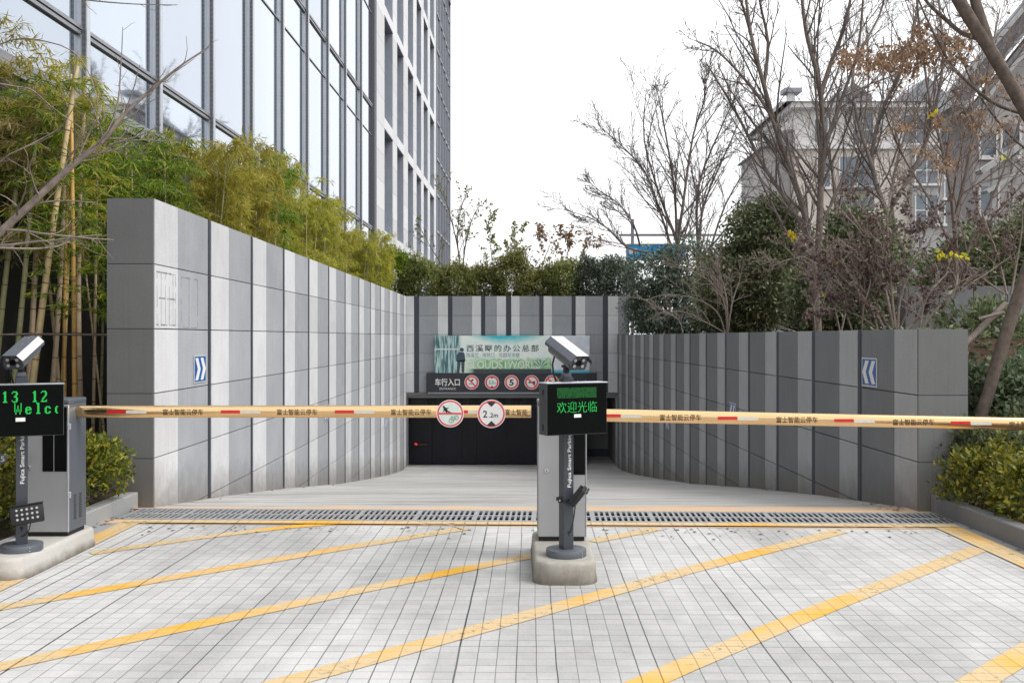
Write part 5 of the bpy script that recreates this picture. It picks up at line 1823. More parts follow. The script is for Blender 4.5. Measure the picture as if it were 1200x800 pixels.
# evergreen trees behind the low wall
def evergreen(loc, base_z, lobes, n, mat, label, seed, L=(0.08, 0.145)):
    n = int(n * 0.72)
    root = plant("evergreen_tree", (loc[0], loc[1], base_z), label, "tree", "evergreen trees behind the low wall")
    g = np.random.default_rng(seed)
    nb = NPB()
    tot = sum(l[3] * l[4] for l in lobes)
    sb = NPB()
    for (lx_, ly_, lz_, rx, rz2) in lobes:
        m = int(n * rx * rz2 / tot)
        ncl = max(10, m // 22)
        d = unit(g.normal(size=(ncl, 3)))
        rad = g.uniform(0.25, 1.0, ncl) ** 0.45
        lump = 1 + g.normal(size=ncl) * 0.12
        C = np.array([lx_, ly_, lz_]) + d * (rad * lump)[:, None] * np.array([rx, rx * 0.9, rz2])
        C[:, 2] = np.maximum(C[:, 2], 0.05 + g.uniform(0, .15, ncl))
        idx = np.repeat(np.arange(ncl), 22)
        P = C[idx] + g.normal(size=(len(idx), 3)) * np.array([0.11, 0.11, 0.08])
        D = unit(d[idx] * 0.6 + g.normal(size=(len(idx), 3)) * 0.7 + np.array([0, 0, -0.05]))
        LL = g.uniform(L[0], L[1], len(idx))
        nb.add(*leaf_quads(P, D, LL, LL * 0.42, g, 0.45, 0.7))
        for k in range(14):
            t = C[g.integers(ncl)]
            p0 = np.array([g.normal() * 0.08, g.normal() * 0.08, -0.1])
            mid = np.array([t[0] * 0.45, t[1] * 0.45, t[2] * 0.6]) + g.normal(size=3) * 0.1
            sb.add(*tube_np(np.array([p0, mid, t]), [0.035, 0.022, 0.006], 5))
    nb.build("crown", M[mat], root)
    sb.build("trunk", M['bark_brown'], root)
    return root


evergreen((4.75, 30.5), 1.6, [(0, 0, 1.0, 1.35, 1.0), (0.6, 0, 2.1, 1.1, 1.0), (-0.6, 0, 1.9, 0.9, 0.85), (-0.95, -0.3, 0.75, 0.6, 0.55), (0.1, -0.2, 0.4, 1.6, 0.5), (1.6, -0.6, 0.45, 1.0, 0.55)], 34000, 'leaf_bluish', "bluish green bushy tree hanging over the corner of the entrance wall", 31)
evergreen((5.35, 23.0), 1.6, [(0, 0, 1.2, 1.15, 1.1), (0.3, 0, 2.3, 0.85, 0.85), (-0.3, 0.1, 0.6, 0.9, 0.6), (0.6, 0, 2.8, 0.45, 0.45)], 34000, 'leaf_ever', "tall dark evergreen tree beside the twiggy shrub on the low wall", 32)
evergreen((6.1, 19.0), 1.6, [(0, 0, 0.8, 0.95, 0.85), (0.35, 0, 1.7, 0.7, 0.8)], 20000, 'leaf_ever', "dark evergreen bush directly behind the forked bare tree trunks", 33)
evergreen((9.2, 19.5), 1.6, [(0, 0, 1.2, 1.2, 1.0), (0.9, 0, 1.7, 0.9, 0.8), (-0.8, 0, 0.7, 0.7, 0.6)], 26000, 'leaf_ever', "dark evergreen tree behind the leaning trunk at the picture edge", 34)
evergreen((8.0, 26.5), 1.6, [(0.3, 0, 1.2, 1.5, 1.2), (1.9, 0, 1.3, 1.4, 1.2), (-1.2, 0, 1.4, 1.1, 1.2), (3.6, 0, 1.2, 1.4, 1.2), (-2.3, 1, 1.2, 1.0, 1.1)], 34000, 'leaf_ever', "low dark evergreen mass far behind the purple-brown shrub", 35)

# ---- bare trees
def px_line(pts, Y, rng_, r0, r1, jit=0.0, rel=None):
    n = len(pts)
    dy = 0.0
    out = []
    for i, p in enumerate(pts):
        out.append(np.array(at(p[0], p[1], Y + (rng_.normal() * jit if i else 0))))
    # smooth by subdividing (Catmull-Rom)
    P = np.array(out)
    Q = []
    for i in range(n - 1):
        p0, p1, p2, p3 = P[max(0, i - 1)], P[i], P[i + 1], P[min(n - 1, i + 2)]
        for t in (0, 0.33, 0.66):
            Q.append(0.5 * ((2 * p1) + (-p0 + p2) * t + (2 * p0 - 5 * p1 + 4 * p2 - p3) * t * t + (-p0 + 3 * p1 - 3 * p2 + p3) * t ** 3))
    Q.append(P[-1])
    Q = np.array(Q)
    return (Q, np.linspace(r0, r1, len(Q)))


def bare_tree(name, stems, cfg, mat, label, seed, group=None, base=None, crown_mat=None, trunk_name="trunk", crown_name="crown", leaf=None):
    g = np.random.default_rng(seed)
    mains, twigs = [], []
    kf = 0.72 if stems[0]['Y'] > 40 else 1.0
    for st in stems:
        ln = px_line(st['p'], st['Y'], g, st['r0'] * kf, st['r1'] * kf, st.get('jit', 0.0))
        mains.append(ln)
        sprout(g, ln, st.get('cfg', cfg), 0, twigs)
    o = np.array(base if base is not None else mains[0][0][0])
    root = plant(name, tuple(o), label, "tree" if "tree" in name or "sapling" in name else "shrub", group)
    nb = NPB(); nb.tubes([(p - o, r) for p, r in mains]); nb.build(trunk_name, M[mat], root, True)
    nb = NPB(); nb.tubes([(p - o, r) for p, r in twigs]); nb.build(crown_name, M[crown_mat or mat], root)
    if leaf:
        m, cnt, L = leaf[:3]
        tips = [p for p, r in twigs if r[0] < leaf[3]]
        Pq, Dq = [], []
        for _ in range(cnt):
            q = tips[g.integers(len(tips))]
            p, t_, f = point_on(q, g.uniform(0.2, 1.0))
            Pq.append(p - o); Dq.append(unit(t_ * 0.3 + g.normal(size=3) * 0.6 + np.array([0, 0, -0.5])))
        nb = NPB()
        LL = g.uniform(L[0], L[1], cnt)
        nb.add(*leaf_quads(np.array(Pq), np.array(Dq), LL, LL * 0.55, g, 0.45))
        nb.build("dead_leaves", M[m], root)
    return root, o, twigs


cfg_far = [dict(n=17, L=0.42, t0=0.15, ang=(18, 42), rr=0.55, rmin=0.012, wig=0.08, up=0.06, seg=5), dict(n=7, L=0.45, t0=0.15, ang=(20, 45), rr=0.6, rmin=0.011, wig=0.1, up=0.05, seg=4), dict(n=5, L=0.5, t0=0.2, ang=(20, 50), rr=0.7, rmin=0.0085, wig=0.1, up=0.03, seg=3)]
Yf = 45
bare_tree("bare_tree", [
    dict(p=[(792, 395), (792, 330), (793, 285), (775, 235), (755, 165), (757, 110)], Y=Yf, r0=0.16, r1=0.02, jit=0.5),
    dict(p=[(793, 290), (801, 235), (812, 160), (826, 115), (823, 92)], Y=Yf, r0=0.11, r1=0.02, jit=0.5),
    dict(p=[(793, 290), (790, 220), (775, 130), (768, 100)], Y=Yf, r0=0.10, r1=0.02, jit=0.5),
    dict(p=[(818, 395), (818, 300), (825, 240), (850, 180), (872, 130)], Y=Yf + 1, r0=0.12, r1=0.02, jit=0.5),
    dict(p=[(818, 290), (818, 220), (845, 150), (866, 105)], Y=Yf + 1, r0=0.10, r1=0.02, jit=0.5),
    dict(p=[(786, 288), (774, 250), (755, 200), (722, 165), (703, 150)], Y=Yf, r0=0.09, r1=0.015, jit=0.5),
    dict(p=[(760, 296), (735, 290), (712, 268), (690, 255), (652, 243)], Y=Yf - 1, r0=0.075, r1=0.012, jit=0.4),
    dict(p=[(750, 288), (742, 262), (724, 238), (700, 222), (688, 210)], Y=Yf - 1, r0=0.07, r1=0.012, jit=0.4),
    dict(p=[(830, 300), (850, 240), (880, 190), (900, 160)], Y=Yf + 1, r0=0.08, r1=0.015, jit=0.4),
], cfg_far, 'twig_far', "wide fan-shaped bare tree far behind the green shrubs, branches reaching over the blue board", 41)

cfg_mid = [dict(n=14, L=0.40, t0=0.2, ang=(18, 45), rr=0.5, rmin=0.006, wig=0.08, up=0.07, seg=5), dict(n=6, L=0.5, t0=0.15, ang=(20, 50), rr=0.6, rmin=0.0045, wig=0.1, up=0.05, seg=4), dict(n=4, L=0.5, t0=0.2, ang=(20, 50), rr=0.7, rmin=0.0038, wig=0.1, up=0.03, seg=3)]
Ym = 17
bare_tree("bare_tree", [
    dict(p=[(958, 392), (956, 350), (952, 300), (940, 240), (915, 170), (895, 100), (880, 40), (872, -20)], Y=Ym, r0=0.078, r1=0.022, jit=0.15),
    dict(p=[(956, 330), (960, 270), (962, 190), (962, 110), (945, 40), (938, -20)], Y=Ym, r0=0.068, r1=0.025, jit=0.15),
    dict(p=[(960, 260), (966, 180), (985, 120), (1005, 60), (1012, -10)], Y=Ym, r0=0.045, r1=0.016, jit=0.15),
    dict(p=[(962, 110), (975, 70), (990, 30), (1000, -20)], Y=Ym, r0=0.045, r1=0.02, jit=0.15),
    dict(p=[(948, 280), (925, 240), (895, 195), (872, 150), (850, 110), (828, 75)], Y=Ym, r0=0.045, r1=0.012, jit=0.2),
    dict(p=[(915, 170), (900, 130), (870, 90), (840, 60), (815, 48)], Y=Ym, r0=0.035, r1=0.010, jit=0.2),
    dict(p=[(895, 100), (900, 50), (890, 0), (892, -30)], Y=Ym, r0=0.035, r1=0.012, jit=0.2),
    dict(p=[(880, 40), (868, 0), (850, -40)], Y=Ym, r0=0.03, r1=0.012, jit=0.2),
], cfg_mid, 'bark_brown', "tall forked bare tree standing on the low wall, its branches leaving the picture's top", 42, None, None, 'twig_far')

bare_tree("bare_tree", [
    dict(p=[(1062, 300), (1040, 250), (1022, 195), (1030, 140), (1052, 90), (1070, 40), (1078, -20)], Y=20, r0=0.06, r1=0.02, jit=0.2),
    dict(p=[(1040, 250), (1075, 190), (1095, 130), (1105, 70), (1100, 0)], Y=20, r0=0.05, r1=0.02, jit=0.2),
    dict(p=[(1022, 195), (1005, 140), (1000, 80), (1030, 20), (1040, -20)], Y=20, r0=0.04, r1=0.015, jit=0.2),
    dict(p=[(1050, 275), (1045, 225), (1060, 160), (1085, 110), (1120, 60)], Y=20, r0=0.04, r1=0.012, jit=0.2),
], cfg_mid, 'bark_grey', "slender bare tree in front of the beige house's dark bay", 43, None, None, 'twig_far')

cfg_fine = [dict(n=15, L=0.45, t0=0.12, ang=(18, 50), rr=0.5, rmin=0.005, wig=0.09, up=0.06, seg=5), dict(n=8, L=0.5, t0=0.12, ang=(20, 50), rr=0.6, rmin=0.0042, wig=0.11, up=0.05, seg=4), dict(n=4, L=0.5, t0=0.2, ang=(20, 55), rr=0.75, rmin=0.0036, wig=0.12, up=0.03, seg=3)]
M['twig_brown'] = simple("warm_brown_twig", (0.22, 0.165, 0.14), 0.9, 0, 0.2, 10, 0.2)
bare_tree("bare_tree", [
    dict(p=[(1122, 330), (1118, 260), (1108, 190), (1090, 120), (1080, 50), (1072, -20)], Y=15.5, r0=0.034, r1=0.012, jit=0.2),
    dict(p=[(1118, 260), (1135, 190), (1150, 130), (1160, 70), (1172, 10)], Y=15.5, r0=0.028, r1=0.010, jit=0.2),
    dict(p=[(1122, 330), (1140, 280), (1168, 220), (1190, 160), (1205, 90)], Y=15.8, r0=0.028, r1=0.010, jit=0.2),
    dict(p=[(1115, 290), (1090, 235), (1062, 190), (1040, 140), (1028, 90)], Y=15.3, r0=0.024, r1=0.008, jit=0.2),
], cfg_fine, 'bark_brown', "fine-twigged bare tree behind the short stone wall, close to the gabled house", 45, None, None, 'twig_brown', "trunk", "crown", ('leaf_brown', 260, (0.05, 0.09), 0.01))
bare_tree("bare_tree", [
    dict(p=[(985, 330), (982, 270), (975, 200), (962, 130), (958, 60), (962, -20)], Y=22.5, r0=0.045, r1=0.014, jit=0.25),
    dict(p=[(982, 270), (1000, 210), (1012, 150), (1018, 90), (1015, 20)], Y=22.5, r0=0.036, r1=0.012, jit=0.25),
    dict(p=[(985, 300), (1010, 250), (1040, 205), (1058, 150), (1065, 100)], Y=22.8, r0=0.032, r1=0.010, jit=0.25),
    dict(p=[(980, 280), (955, 225), (930, 180), (905, 140), (895, 105)], Y=22.2, r0=0.032, r1=0.010, jit=0.25),
], cfg_fine, 'bark_brown', "fine-twigged bare tree between the forked tree and the beige house", 46, None, None, 'twig_brown')
bare_tree("twiggy_shrub", [
    dict(p=[(1180, 345), (1172, 310), (1160, 275), (1150, 245)], Y=12.8, r0=0.018, r1=0.006, jit=0.1),
    dict(p=[(1185, 345), (1192, 305), (1198, 265), (1196, 235)], Y=12.8, r0=0.018, r1=0.006, jit=0.1),
    dict(p=[(1178, 345), (1150, 325), (1128, 305), (1110, 280)], Y=12.8, r0=0.016, r1=0.005, jit=0.1),
    dict(p=[(1190, 345), (1215, 310), (1230, 280)], Y=12.8, r0=0.016, r1=0.005, jit=0.1),
], [dict(n=10, L=0.45, t0=0.2, ang=(20, 55), rr=0.6, rmin=0.0045, wig=0.14, up=0.05, seg=5), dict(n=6, L=0.5, t0=0.15, ang=(25, 60), rr=0.65, rmin=0.0034, wig=0.16, up=0.04, seg=4), dict(n=3, L=0.5, t0=0.15, ang=(25, 60), rr=0.75, rmin=0.0028, wig=0.16, up=0.02, seg=3)],
    'bark_pale', "reddish brown leafless shrub at the picture edge above the leaning trunk", 55, None, None, 'twig_brown', "trunk", "crown", ('leaf_purple', 1800, (0.03, 0.06), 0.009))

# leaning tree beside the low wall, its thick limb crossing the picture's corner
cfg_near = [dict(n=7, L=0.45, t0=0.3, ang=(25, 55), rr=0.35, rmin=0.006, wig=0.1, up=0.06, seg=6), dict(n=5, L=0.5, t0=0.2, ang=(25, 55), rr=0.55, rmin=0.0035, wig=0.12, up=0.05, seg=4), dict(n=3, L=0.5, t0=0.2, ang=(25, 55), rr=0.7, rmin=0.0022, wig=0.12, up=0.03, seg=3)]
YT = 9.6
limbs = [
    dict(p=[(1132, 545), (1158, 460), (1184, 375), (1206, 310), (1226, 240), (1222, 175), (1197, 122), (1160, 58), (1128, 8), (1100, -45)], Y=YT, r0=0.062, r1=0.060, jit=0.03),
    dict(p=[(1160, 58), (1150, 25), (1140, -10), (1130, -60)], Y=YT, r0=0.06, r1=0.04, jit=0.03),
    dict(p=[(1148, 46), (1126, 38), (1105, 20), (1088, 5), (1075, -15)], Y=YT, r0=0.026, r1=0.012, jit=0.05),
    dict(p=[(1225, 138), (1195, 132), (1160, 118), (1118, 80), (1100, 50), (1085, 20), (1072, -10)], Y=YT + .4, r0=0.022, r1=0.008, jit=0.05),
    dict(p=[(1225, 190), (1190, 165), (1160, 130), (1138, 95), (1122, 60), (1095, 30)], Y=YT + .6, r0=0.014, r1=0.006, jit=0.05),
    dict(p=[(1156, 250), (1148, 200), (1140, 160), (1128, 110), (1112, 75)], Y=YT + 3, r0=0.030, r1=0.012, jit=0.05),
    dict(p=[(1215, 220), (1185, 190), (1165, 172), (1140, 140), (1118, 110)], Y=YT + .3, r0=0.010, r1=0.004, jit=0.05),
]
for l in limbs[:1]: l['cfg'] = []
t3, o3, tw3 = bare_tree("leaning_tree", limbs[:2] + limbs[2:5] + limbs[6:7], cfg_near, 'bark_dark', "leaning tree beside the low wall's end, its thick limb and dead leaves overhead", 44, None, None, 'bark_grey')
g = np.random.default_rng(77)
Pq, Dq = [], []
for (px, py, sx, sy, n) in ((992, 66, 9, 9, 90), (1012, 72, 12, 12, 140), (1035, 72, 12, 10, 120), (1055, 62, 14, 10, 170), (1078, 55, 14, 12, 190), (1068, 80, 12, 8, 80), (1090, 68, 10, 8, 80), (1080, 35, 9, 8, 70),
                            (1120, 52, 14, 10, 90), (1105, 45, 8, 6, 40), (1138, 32, 8, 10, 50), (1125, 70, 12, 8, 40), (1155, 92, 16, 14, 60), (1190, 105, 14, 14, 60), (1170, 150, 22, 14, 60), (1140, 140, 14, 14, 70), (1058, 148, 9, 5, 50), (1102, 140, 7, 9, 50), (1110, 192, 14, 8, 50), (1085, 178, 10, 6, 30)):
    Y = YT + g.normal(size=n) * 0.25 + 0.6
    n = int(n * 1.35); Y = YT + g.normal(size=n) * 0.25 + 0.6
    xx = px + g.normal(size=n) * sx * 0.72; yy_ = py + g.normal(size=n) * sy * 0.6
    P = np.stack([(xx - CX) / F_PX * Y, Y, EYE - (yy_ - CY) / F_PX * Y], 1)
    Pq.append(P - o3); Dq.append(unit(g.normal(size=(n, 3)) * 0.55 + np.array([0, 0, -0.75])))
nb = NPB(); Pq = np.concatenate(Pq); Dq = np.concatenate(Dq); LL = g.uniform(0.035, 0.075, len(Pq))
nb.add(*leaf_quads(Pq, Dq, LL, LL * 0.5, g, 0.45)); nb.build("dead_leaves", M['leaf_brown'], t3)
# twigs that carry the dead leaves
nb = NPB()
lines = []
for st in ([(1128, 40), (1100, 50), (1070, 52), (1040, 62), (1010, 66), (985, 60)], [(1085, 20), (1070, 40), (1055, 62), (1050, 80)], [(1150, 70), (1125, 75), (1100, 66)], [(1118, 80), (1100, 120), (1060, 146)], [(1160, 118), (1145, 150), (1110, 190)]):
    ln = px_line(st, YT + 0.55, g, 0.008, 0.003, 0.06)
    lines.append(ln)
    sprout(g, ln, [dict(n=9, L=0.28, t0=0.1, ang=(25, 70), rr=0.6, rmin=0.002, wig=0.15, up=0.0, seg=4)], 0, lines)
nb.tubes([(p - o3, r) for p, r in lines]); nb.build("leafy_twig", M['bark_grey'], t3)

# bare branchy shrubs rooted along the low wall
cfg_sh = [dict(n=10, L=0.45, t0=0.2, ang=(20, 55), rr=0.6, rmin=0.0045, wig=0.14, up=0.05, seg=5), dict(n=7, L=0.5, t0=0.15, ang=(25, 60), rr=0.65, rmin=0.0036, wig=0.16, up=0.04, seg=4), dict(n=4, L=0.5, t0=0.15, ang=(25, 60), rr=0.75, rmin=0.0026, wig=0.16, up=0.02, seg=3)]
bare_tree("twiggy_shrub", [
    dict(p=[(852, 390), (850, 360), (838, 335), (812, 318), (785, 312)], Y=20, r0=0.022, r1=0.006, jit=0.1),
    dict(p=[(852, 390), (852, 355), (845, 325), (832, 300), (822, 285)], Y=20, r0=0.022, r1=0.006, jit=0.1),
    dict(p=[(853, 390), (858, 355), (866, 330), (872, 305)], Y=20, r0=0.020, r1=0.006, jit=0.1),
    dict(p=[(850, 390), (840, 365), (815, 350), (780, 345), (757, 352)], Y=20, r0=0.018, r1=0.005, jit=0.1),
    dict(p=[(850, 390), (828, 378), (800, 365), (770, 368)], Y=20, r0=0.016, r1=0.005, jit=0.1),
    dict(p=[(800, 390), (795, 375), (775, 362), (760, 356)], Y=20, r0=0.012, r1=0.004, jit=0.1),
], cfg_sh, 'bark_pale', "pale twiggy leafless shrub spreading over the low wall before the evergreens", 51, None)
bare_tree("twiggy_shrub", [
    dict(p=[(1048, 392), (1040, 350), (1030, 310), (1010, 270), (990, 240)], Y=13.5, r0=0.026, r1=0.007, jit=0.1),
    dict(p=[(1050, 392), (1045, 345), (1042, 300), (1040, 255), (1045, 225)], Y=13.5, r0=0.026, r1=0.007, jit=0.1),
    dict(p=[(1052, 392), (1055, 350), (1068, 315), (1082, 280), (1090, 255)], Y=13.5, r0=0.022, r1=0.006, jit=0.1),
    dict(p=[(1040, 392), (1022, 360), (1000, 335), (970, 315), (940, 300)], Y=13.5, r0=0.022, r1=0.006, jit=0.1),
    dict(p=[(1035, 392), (1010, 372), (980, 362), (945, 362)], Y=13.5, r0=0.016, r1=0.005, jit=0.1),
    dict(p=[(1030, 392), (1018, 350), (998, 325), (985, 300)], Y=13.5, r0=0.018, r1=0.005, jit=0.1),
    dict(p=[(1010, 392), (1012, 360), (1020, 330), (1016, 300)], Y=13.5, r0=0.014, r1=0.005, jit=0.1),
    dict(p=[(1060, 392), (1085, 360), (1105, 330), (1120, 310)], Y=13.5, r0=0.014, r1=0.005, jit=0.1),
    dict(p=[(1046, 392), (1030, 360), (1012, 300), (1005, 262)], Y=13.7, r0=0.016, r1=0.005, jit=0.1),
    dict(p=[(1052, 392), (1066, 350), (1058, 300), (1066, 250)], Y=13.7, r0=0.016, r1=0.005, jit=0.1),
    dict(p=[(1000, 392), (985, 350), (965, 325), (950, 290)], Y=13.7, r0=0.014, r1=0.005, jit=0.1),
    dict(p=[(1056, 392), (1078, 372), (1100, 345), (1128, 330)], Y=13.3, r0=0.014, r1=0.005, jit=0.1),
], cfg_sh, 'bark_pale', "dense purple-brown leafless shrub on the low wall with withered leaves", 52, None, None, None, "trunk", "crown", ('leaf_purple', 5600, (0.035, 0.07), 0.009))
bare_tree("twiggy_shrub", [
    dict(p=[(1078, 390), (1082, 360), (1092, 340), (1112, 318)], Y=12.2, r0=0.018, r1=0.007, jit=0.05),
    dict(p=[(1078, 390), (1096, 364), (1118, 342), (1122, 322), (1128, 312)], Y=12.2, r0=0.020, r1=0.006, jit=0.05),
    dict(p=[(1092, 390), (1108, 362), (1130, 338), (1160, 318), (1185, 300)], Y=12.2, r0=0.018, r1=0.006, jit=0.05),
    dict(p=[(1118, 342), (1140, 326), (1150, 315)], Y=12.2, r0=0.010, r1=0.004, jit=0.05),
], cfg_sh[:2], 'bark_pale', "pale forked leafless shrub before the short stone wall, with a tuft of yellow leaves", 53)
bare_tree("twiggy_shrub", [
    dict(p=[(956, 392), (954, 360), (958, 335), (930, 300), (915, 285)], Y=15, r0=0.014, r1=0.005, jit=0.05),
    dict(p=[(985, 392), (978, 360), (970, 330), (962, 305), (930, 280)], Y=15, r0=0.016, r1=0.005, jit=0.05),
    dict(p=[(985, 392), (992, 350), (975, 320), (958, 300), (925, 304), (905, 312)], Y=15, r0=0.016, r1=0.005, jit=0.05),
    dict(p=[(958, 392), (968, 340), (985, 310), (1000, 290)], Y=15, r0=0.014, r1=0.005, jit=0.05),
], cfg_sh, 'bark_pale', "tangled grey-brown leafless shrub around the forked tree's foot, with single yellow leaves", 54, None, None, None, "trunk", "crown", ('leaf_purple', 900, (0.025, 0.05), 0.009))
shrubs_ = {o["label"]: o for o in bpy.data.objects if o.name.startswith("twiggy_shrub")}
def yellow(parent, spots, Y):
    g_ = np.random.default_rng(5)
    o = np.array(parent.location)
    for (px, py, n, s, L) in spots:
        V, D, Ls = [], [], []
        for _ in range(n):
            p = np.array(at(px + g_.normal() * s, py + g_.normal() * s * 0.6, Y + g_.normal() * 0.03))
            V.append(p - o); D.append(unit(g_.normal(size=3) * 0.6 + np.array([0, -0.2, -0.5]))); Ls.append(L)
        nb = NPB(); Ls = np.array(Ls)
        nb.add(*leaf_quads(np.array(V), np.array(D), Ls, Ls * 0.75, g_, 0.45))
        nb.build("yellow_leaf_tuft", M['leaf_yellow'], parent)
for lb, spots, Y in (("tangled", [(934, 276, 9, 3, .09), (930, 272, 4, 3, .08), (978, 306, 4, 1.2, .10), (965, 344, 3, 1, .05)], 15), ("pale forked", [(1107, 297, 9, 4, .075), (1122, 299, 12, 5, .08)], 12.2)):
    for k_, o_ in shrubs_.items():
        if k_.startswith(lb): yellow(o_, spots, Y)
yellow(t3, [(1092, 133, 3, 2, .06), (1100, 130, 3, 2, .06), (1178, 181, 6, 2.5, .06)], YT + 0.4)

# saplings and thin growth above the entrance wall
cfg_sap = [dict(n=9, L=0.42, t0=0.2, ang=(20, 45), rr=0.55, rmin=0.008, wig=0.1, up=0.08, seg=4), dict(n=5, L=0.45, t0=0.2, ang=(20, 50), rr=0.6, rmin=0.006, wig=0.12, up=0.04, seg=3)]
Ys = 35.2
bare_tree("bare_sapling", [
    dict(p=[(541, 345), (538, 300), (532, 270), (524, 240), (516, 215)], Y=Ys, r0=0.035, r1=0.008, jit=0.1),
    dict(p=[(541, 330), (545, 290), (552, 260), (562, 240)], Y=Ys, r0=0.03, r1=0.008, jit=0.1),
    dict(p=[(540, 320), (536, 280), (540, 245), (546, 228)], Y=Ys, r0=0.025, r1=0.007, jit=0.1),
    dict(p=[(530, 330), (505, 290), (490, 262)], Y=Ys, r0=0.02, r1=0.006, jit=0.1),
], cfg_sap, 'twig_far', "small bare sapling against the sky beside the office building's far corner", 61, None, None, None, "trunk", "crown", ('bleaf_olive', 420, (0.08, 0.14), 0.02))
bare_tree("bare_sapling", [
    dict(p=[(577, 345), (577, 310), (574, 280), (578, 262)], Y=Ys - 0.6, r0=0.02, r1=0.006, jit=0.1),
    dict(p=[(590, 345), (594, 310), (600, 285), (606, 268)], Y=Ys - 0.6, r0=0.02, r1=0.006, jit=0.1),
], cfg_sap, 'bark_pale', "thin leafy sapling above the entrance wall beside a gap of sky", 62, None, None, None, "trunk", "crown", ('bleaf_olive', 600, (0.08, 0.15), 0.02))
bare_tree("bare_sapling", [
    dict(p=[(636, 345), (636, 310), (645, 285), (640, 272)], Y=Ys - 0.4, r0=0.025, r1=0.006, jit=0.1),
    dict(p=[(660, 345), (662, 310), (668, 285), (662, 272)], Y=Ys - 0.4, r0=0.025, r1=0.006, jit=0.1),
    dict(p=[(668, 345), (676, 315), (688, 292), (700, 285)], Y=Ys - 0.4, r0=0.025, r1=0.006, jit=0.1),
], cfg_sap, 'bark_pale', "sapling with reddish brown leaves above the entrance wall near the blue board", 63, None, None, None, "trunk", "crown", ('leaf_brown', 750, (0.10, 0.16), 0.02))

# bare tree beside the bamboo, its limb crossing in front
YL = 8.0
bare_tree("bare_tree", [
    dict(p=[(-60, 560), (-62, 420), (-55, 340), (-20, 292), (30, 245), (80, 198), (120, 165), (140, 140)], Y=YL, r0=0.046, r1=0.016, jit=0.02, cfg=[dict(n=20, L=0.28, t0=0.36, ang=(25, 65), rr=0.4, rmin=0.0035, wig=0.14, up=0.08, seg=5), dict(n=5, L=0.45, t0=0.2, ang=(25, 60), rr=0.6, rmin=0.0022, wig=0.15, up=0.05, seg=4)]),
    dict(p=[(118, 167), (150, 130), (190, 95), (215, 75), (245, 55)], Y=YL, r0=0.020, r1=0.004, jit=0.02, cfg=[dict(n=7, L=0.35, t0=0.2, ang=(25, 65), rr=0.5, rmin=0.0025, wig=0.14, up=0.08, seg=5)]),
    dict(p=[(128, 170), (160, 160), (188, 147)], Y=YL, r0=0.012, r1=0.003, jit=0.02, cfg=[dict(n=5, L=0.35, t0=0.2, ang=(25, 65), rr=0.5, rmin=0.0025, wig=0.14, up=0.05, seg=4)]),
    dict(p=[(100, 180), (125, 155), (138, 120), (142, 70), (144, 32)], Y=YL, r0=0.012, r1=0.003, jit=0.02, cfg=[dict(n=5, L=0.2, t0=0.3, ang=(25, 65), rr=0.5, rmin=0.0022, wig=0.14, up=0.08, seg=4)]),
    dict(p=[(-20, 95), (20, 102), (38, 106), (60, 125), (95, 150)], Y=YL - .3, r0=0.010, r1=0.003, jit=0.02, cfg=[dict(n=6, L=0.3, t0=0.2, ang=(25, 65), rr=0.5, rmin=0.0022, wig=0.14, up=0.0, seg=4)]),
    dict(p=[(-20, 62), (10, 48), (40, 46), (85, 60), (108, 95), (118, 140)], Y=YL - .3, r0=0.008, r1=0.003, jit=0.02, cfg=[dict(n=5, L=0.3, t0=0.2, ang=(25, 65), rr=0.5, rmin=0.0022, wig=0.14, up=0.0, seg=4)]),
    dict(p=[(-30, -6), (40, -8), (110, 1), (160, 5), (208, 6)], Y=YL - .6, r0=0.010, r1=0.003, jit=0.02, cfg=[dict(n=5, L=0.12, t0=0.3, ang=(25, 65), rr=0.5, rmin=0.0022, wig=0.14, up=0.05, seg=4)]),
    dict(p=[(-30, 240), (0, 190), (35, 170), (70, 150), (90, 120)], Y=YL + .2, r0=0.012, r1=0.003, jit=0.02, cfg=[dict(n=7, L=0.35, t0=0.2, ang=(25, 65), rr=0.5, rmin=0.0022, wig=0.15, up=0.0, seg=4)]),
    dict(p=[(-20, 330), (5, 280), (20, 270)], Y=YL + .2, r0=0.012, r1=0.003, jit=0.02, cfg=[dict(n=4, L=0.4, t0=0.2, ang=(25, 65), rr=0.5, rmin=0.0022, wig=0.15, up=0.0, seg=4)]),
], [], 'bark_pale', "bare grey tree whose limb slants across the bamboo stalks", 71, None)

# wooden prop behind the leaning tree
nb = NPB()
pr = np.array([at(1112, 422, 10.6), at(1150, 384, 10.8), at(1178, 356, 11.0)])
nb.add(*tube_np(pr, [0.035, 0.034, 0.032], 8)); nb.add(*tube_np(np.array([at(1146, 374, 10.7), at(1176, 366, 10.8)]), [0.02, 0.02], 6))
tag(nb.build("wooden_prop", M['bark_brown'], None, True), "dark wooden prop pole slanting on the bank behind the low wall's end", "pole")

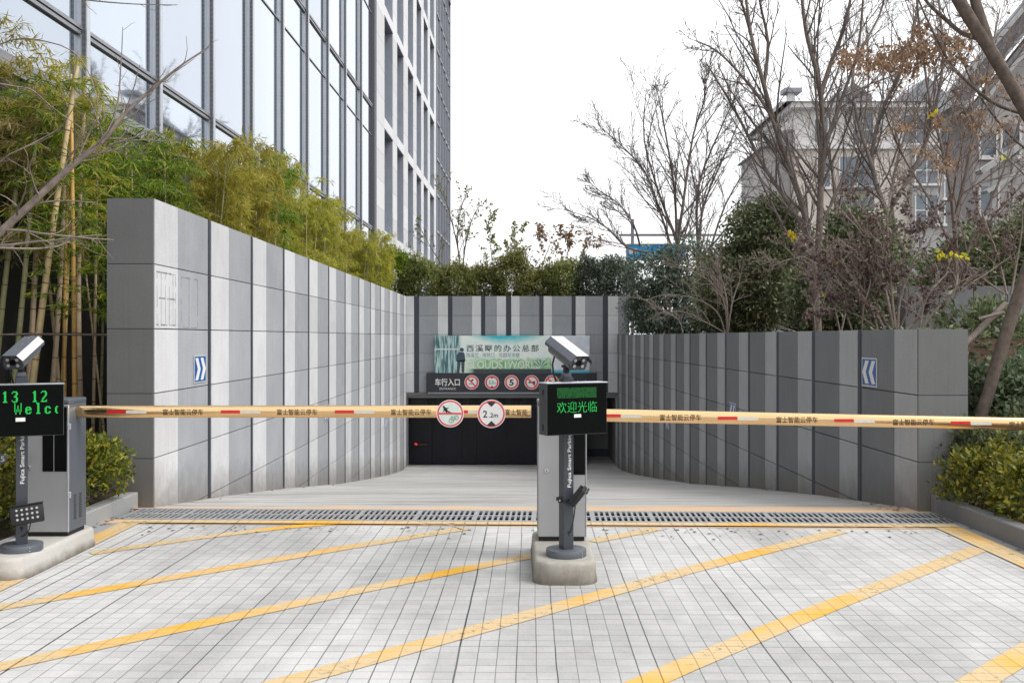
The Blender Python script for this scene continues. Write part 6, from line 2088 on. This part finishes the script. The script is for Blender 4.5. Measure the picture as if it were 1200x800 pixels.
# fallen leaves and grit gathered along the foot of the walls, the drain and the kerbs
g = np.random.default_rng(8)
P = []
for _ in range(150):
    side = g.uniform()
    if side < 0.30:
        Y = g.uniform(9.2, 10.3); P.append((3.62 - 0.02 * (Y - 9.2) - abs(g.normal()) * 0.14, Y, ramp_z(Y)))
    elif side < 0.45:
        Y = g.uniform(9.3, 17); P.append((3.68 - 0.0213 * (Y - 9.22) - abs(g.normal()) * 0.06, Y, ramp_z(Y)))
    elif side < 0.62:
        Y = g.uniform(9.5, 18); P.append((-3.46 + abs(g.normal()) * 0.08, Y, ramp_z(Y)))
    elif side < 0.8:
        Y = g.uniform(6.5, 9.0); P.append((3.79 - abs(g.normal()) * 0.06, Y, 0.0))
    else:
        Y = g.uniform(7.6, 9.3); P.append((-3.59 + abs(g.normal()) * 0.05, Y, 0.0))
P = np.array(P) + np.array([0, 0, 0.008])
a = g.uniform(0, 6.28, len(P))
D = np.stack([np.cos(a), np.sin(a), g.normal(size=len(P)) * 0.12], 1)
LL = g.uniform(0.03, 0.065, len(P))
nb = NPB(); nb.add(*leaf_quads(P, D, LL, LL * 0.5, g, 0.45, 0.3))
tag(nb.build("fallen_leaves", M['leaf_brown']), "scattered brown fallen leaves along the wall feet and kerbs", "fallen leaves", None, "stuff")
g = np.random.default_rng(18)
n = 130
xx = g.uniform(-3.2, 3.6, n); yy_ = 8.30 + SK * xx + g.normal(size=n) * 0.05 - (g.uniform(size=n) < 0.35) * g.uniform(0, 0.35, n)
a = g.uniform(0, 6.28, n)
D = np.stack([np.cos(a), np.sin(a), np.zeros(n)], 1)
LL = g.uniform(0.015, 0.05, n)
nb = NPB(); nb.add(*leaf_quads(np.stack([xx, yy_, np.full(n, 0.006)], 1), D, LL, LL * 0.6, g, 0.45, 0.1))
tag(nb.build("grit_debris", simple("dark_grit", (0.05, 0.05, 0.045), 0.9)), "dark bits of moss and grit on the paving joints by the drain", "grit", None, "stuff")

# low creeping plants that cover the soil of the bank and of the planter
g = np.random.default_rng(101)
n = 15000
xx = np.where(g.uniform(size=n) < 0.72, g.uniform(4.0, 11.0, n), g.uniform(-6.0, -3.85, n))
yy_ = np.where(xx > 0, g.uniform(5.0, 12.4, n), g.uniform(5.0, 10.5, n))
zz_ = np.where(xx > 0, np.interp(yy_, [5, 9.3, 11.2, 13], [0.14, 0.14, 1.58, 1.58]), 0.13) + np.abs(g.normal(size=n)) * 0.05
a = g.uniform(0, 6.28, n)
D = unit(np.stack([np.cos(a), np.sin(a), g.uniform(0.0, 0.9, n)], 1))
LL = g.uniform(0.05, 0.11, n)
nb = NPB(); nb.add(*leaf_quads(np.stack([xx, yy_, zz_], 1), D, LL, LL * 0.55, g, 0.45, 0.5))
tag(nb.build("ground_cover", M['leaf_ever']), "dark green creeping plants covering the soil under the shrubs", "ground cover", None, "stuff")
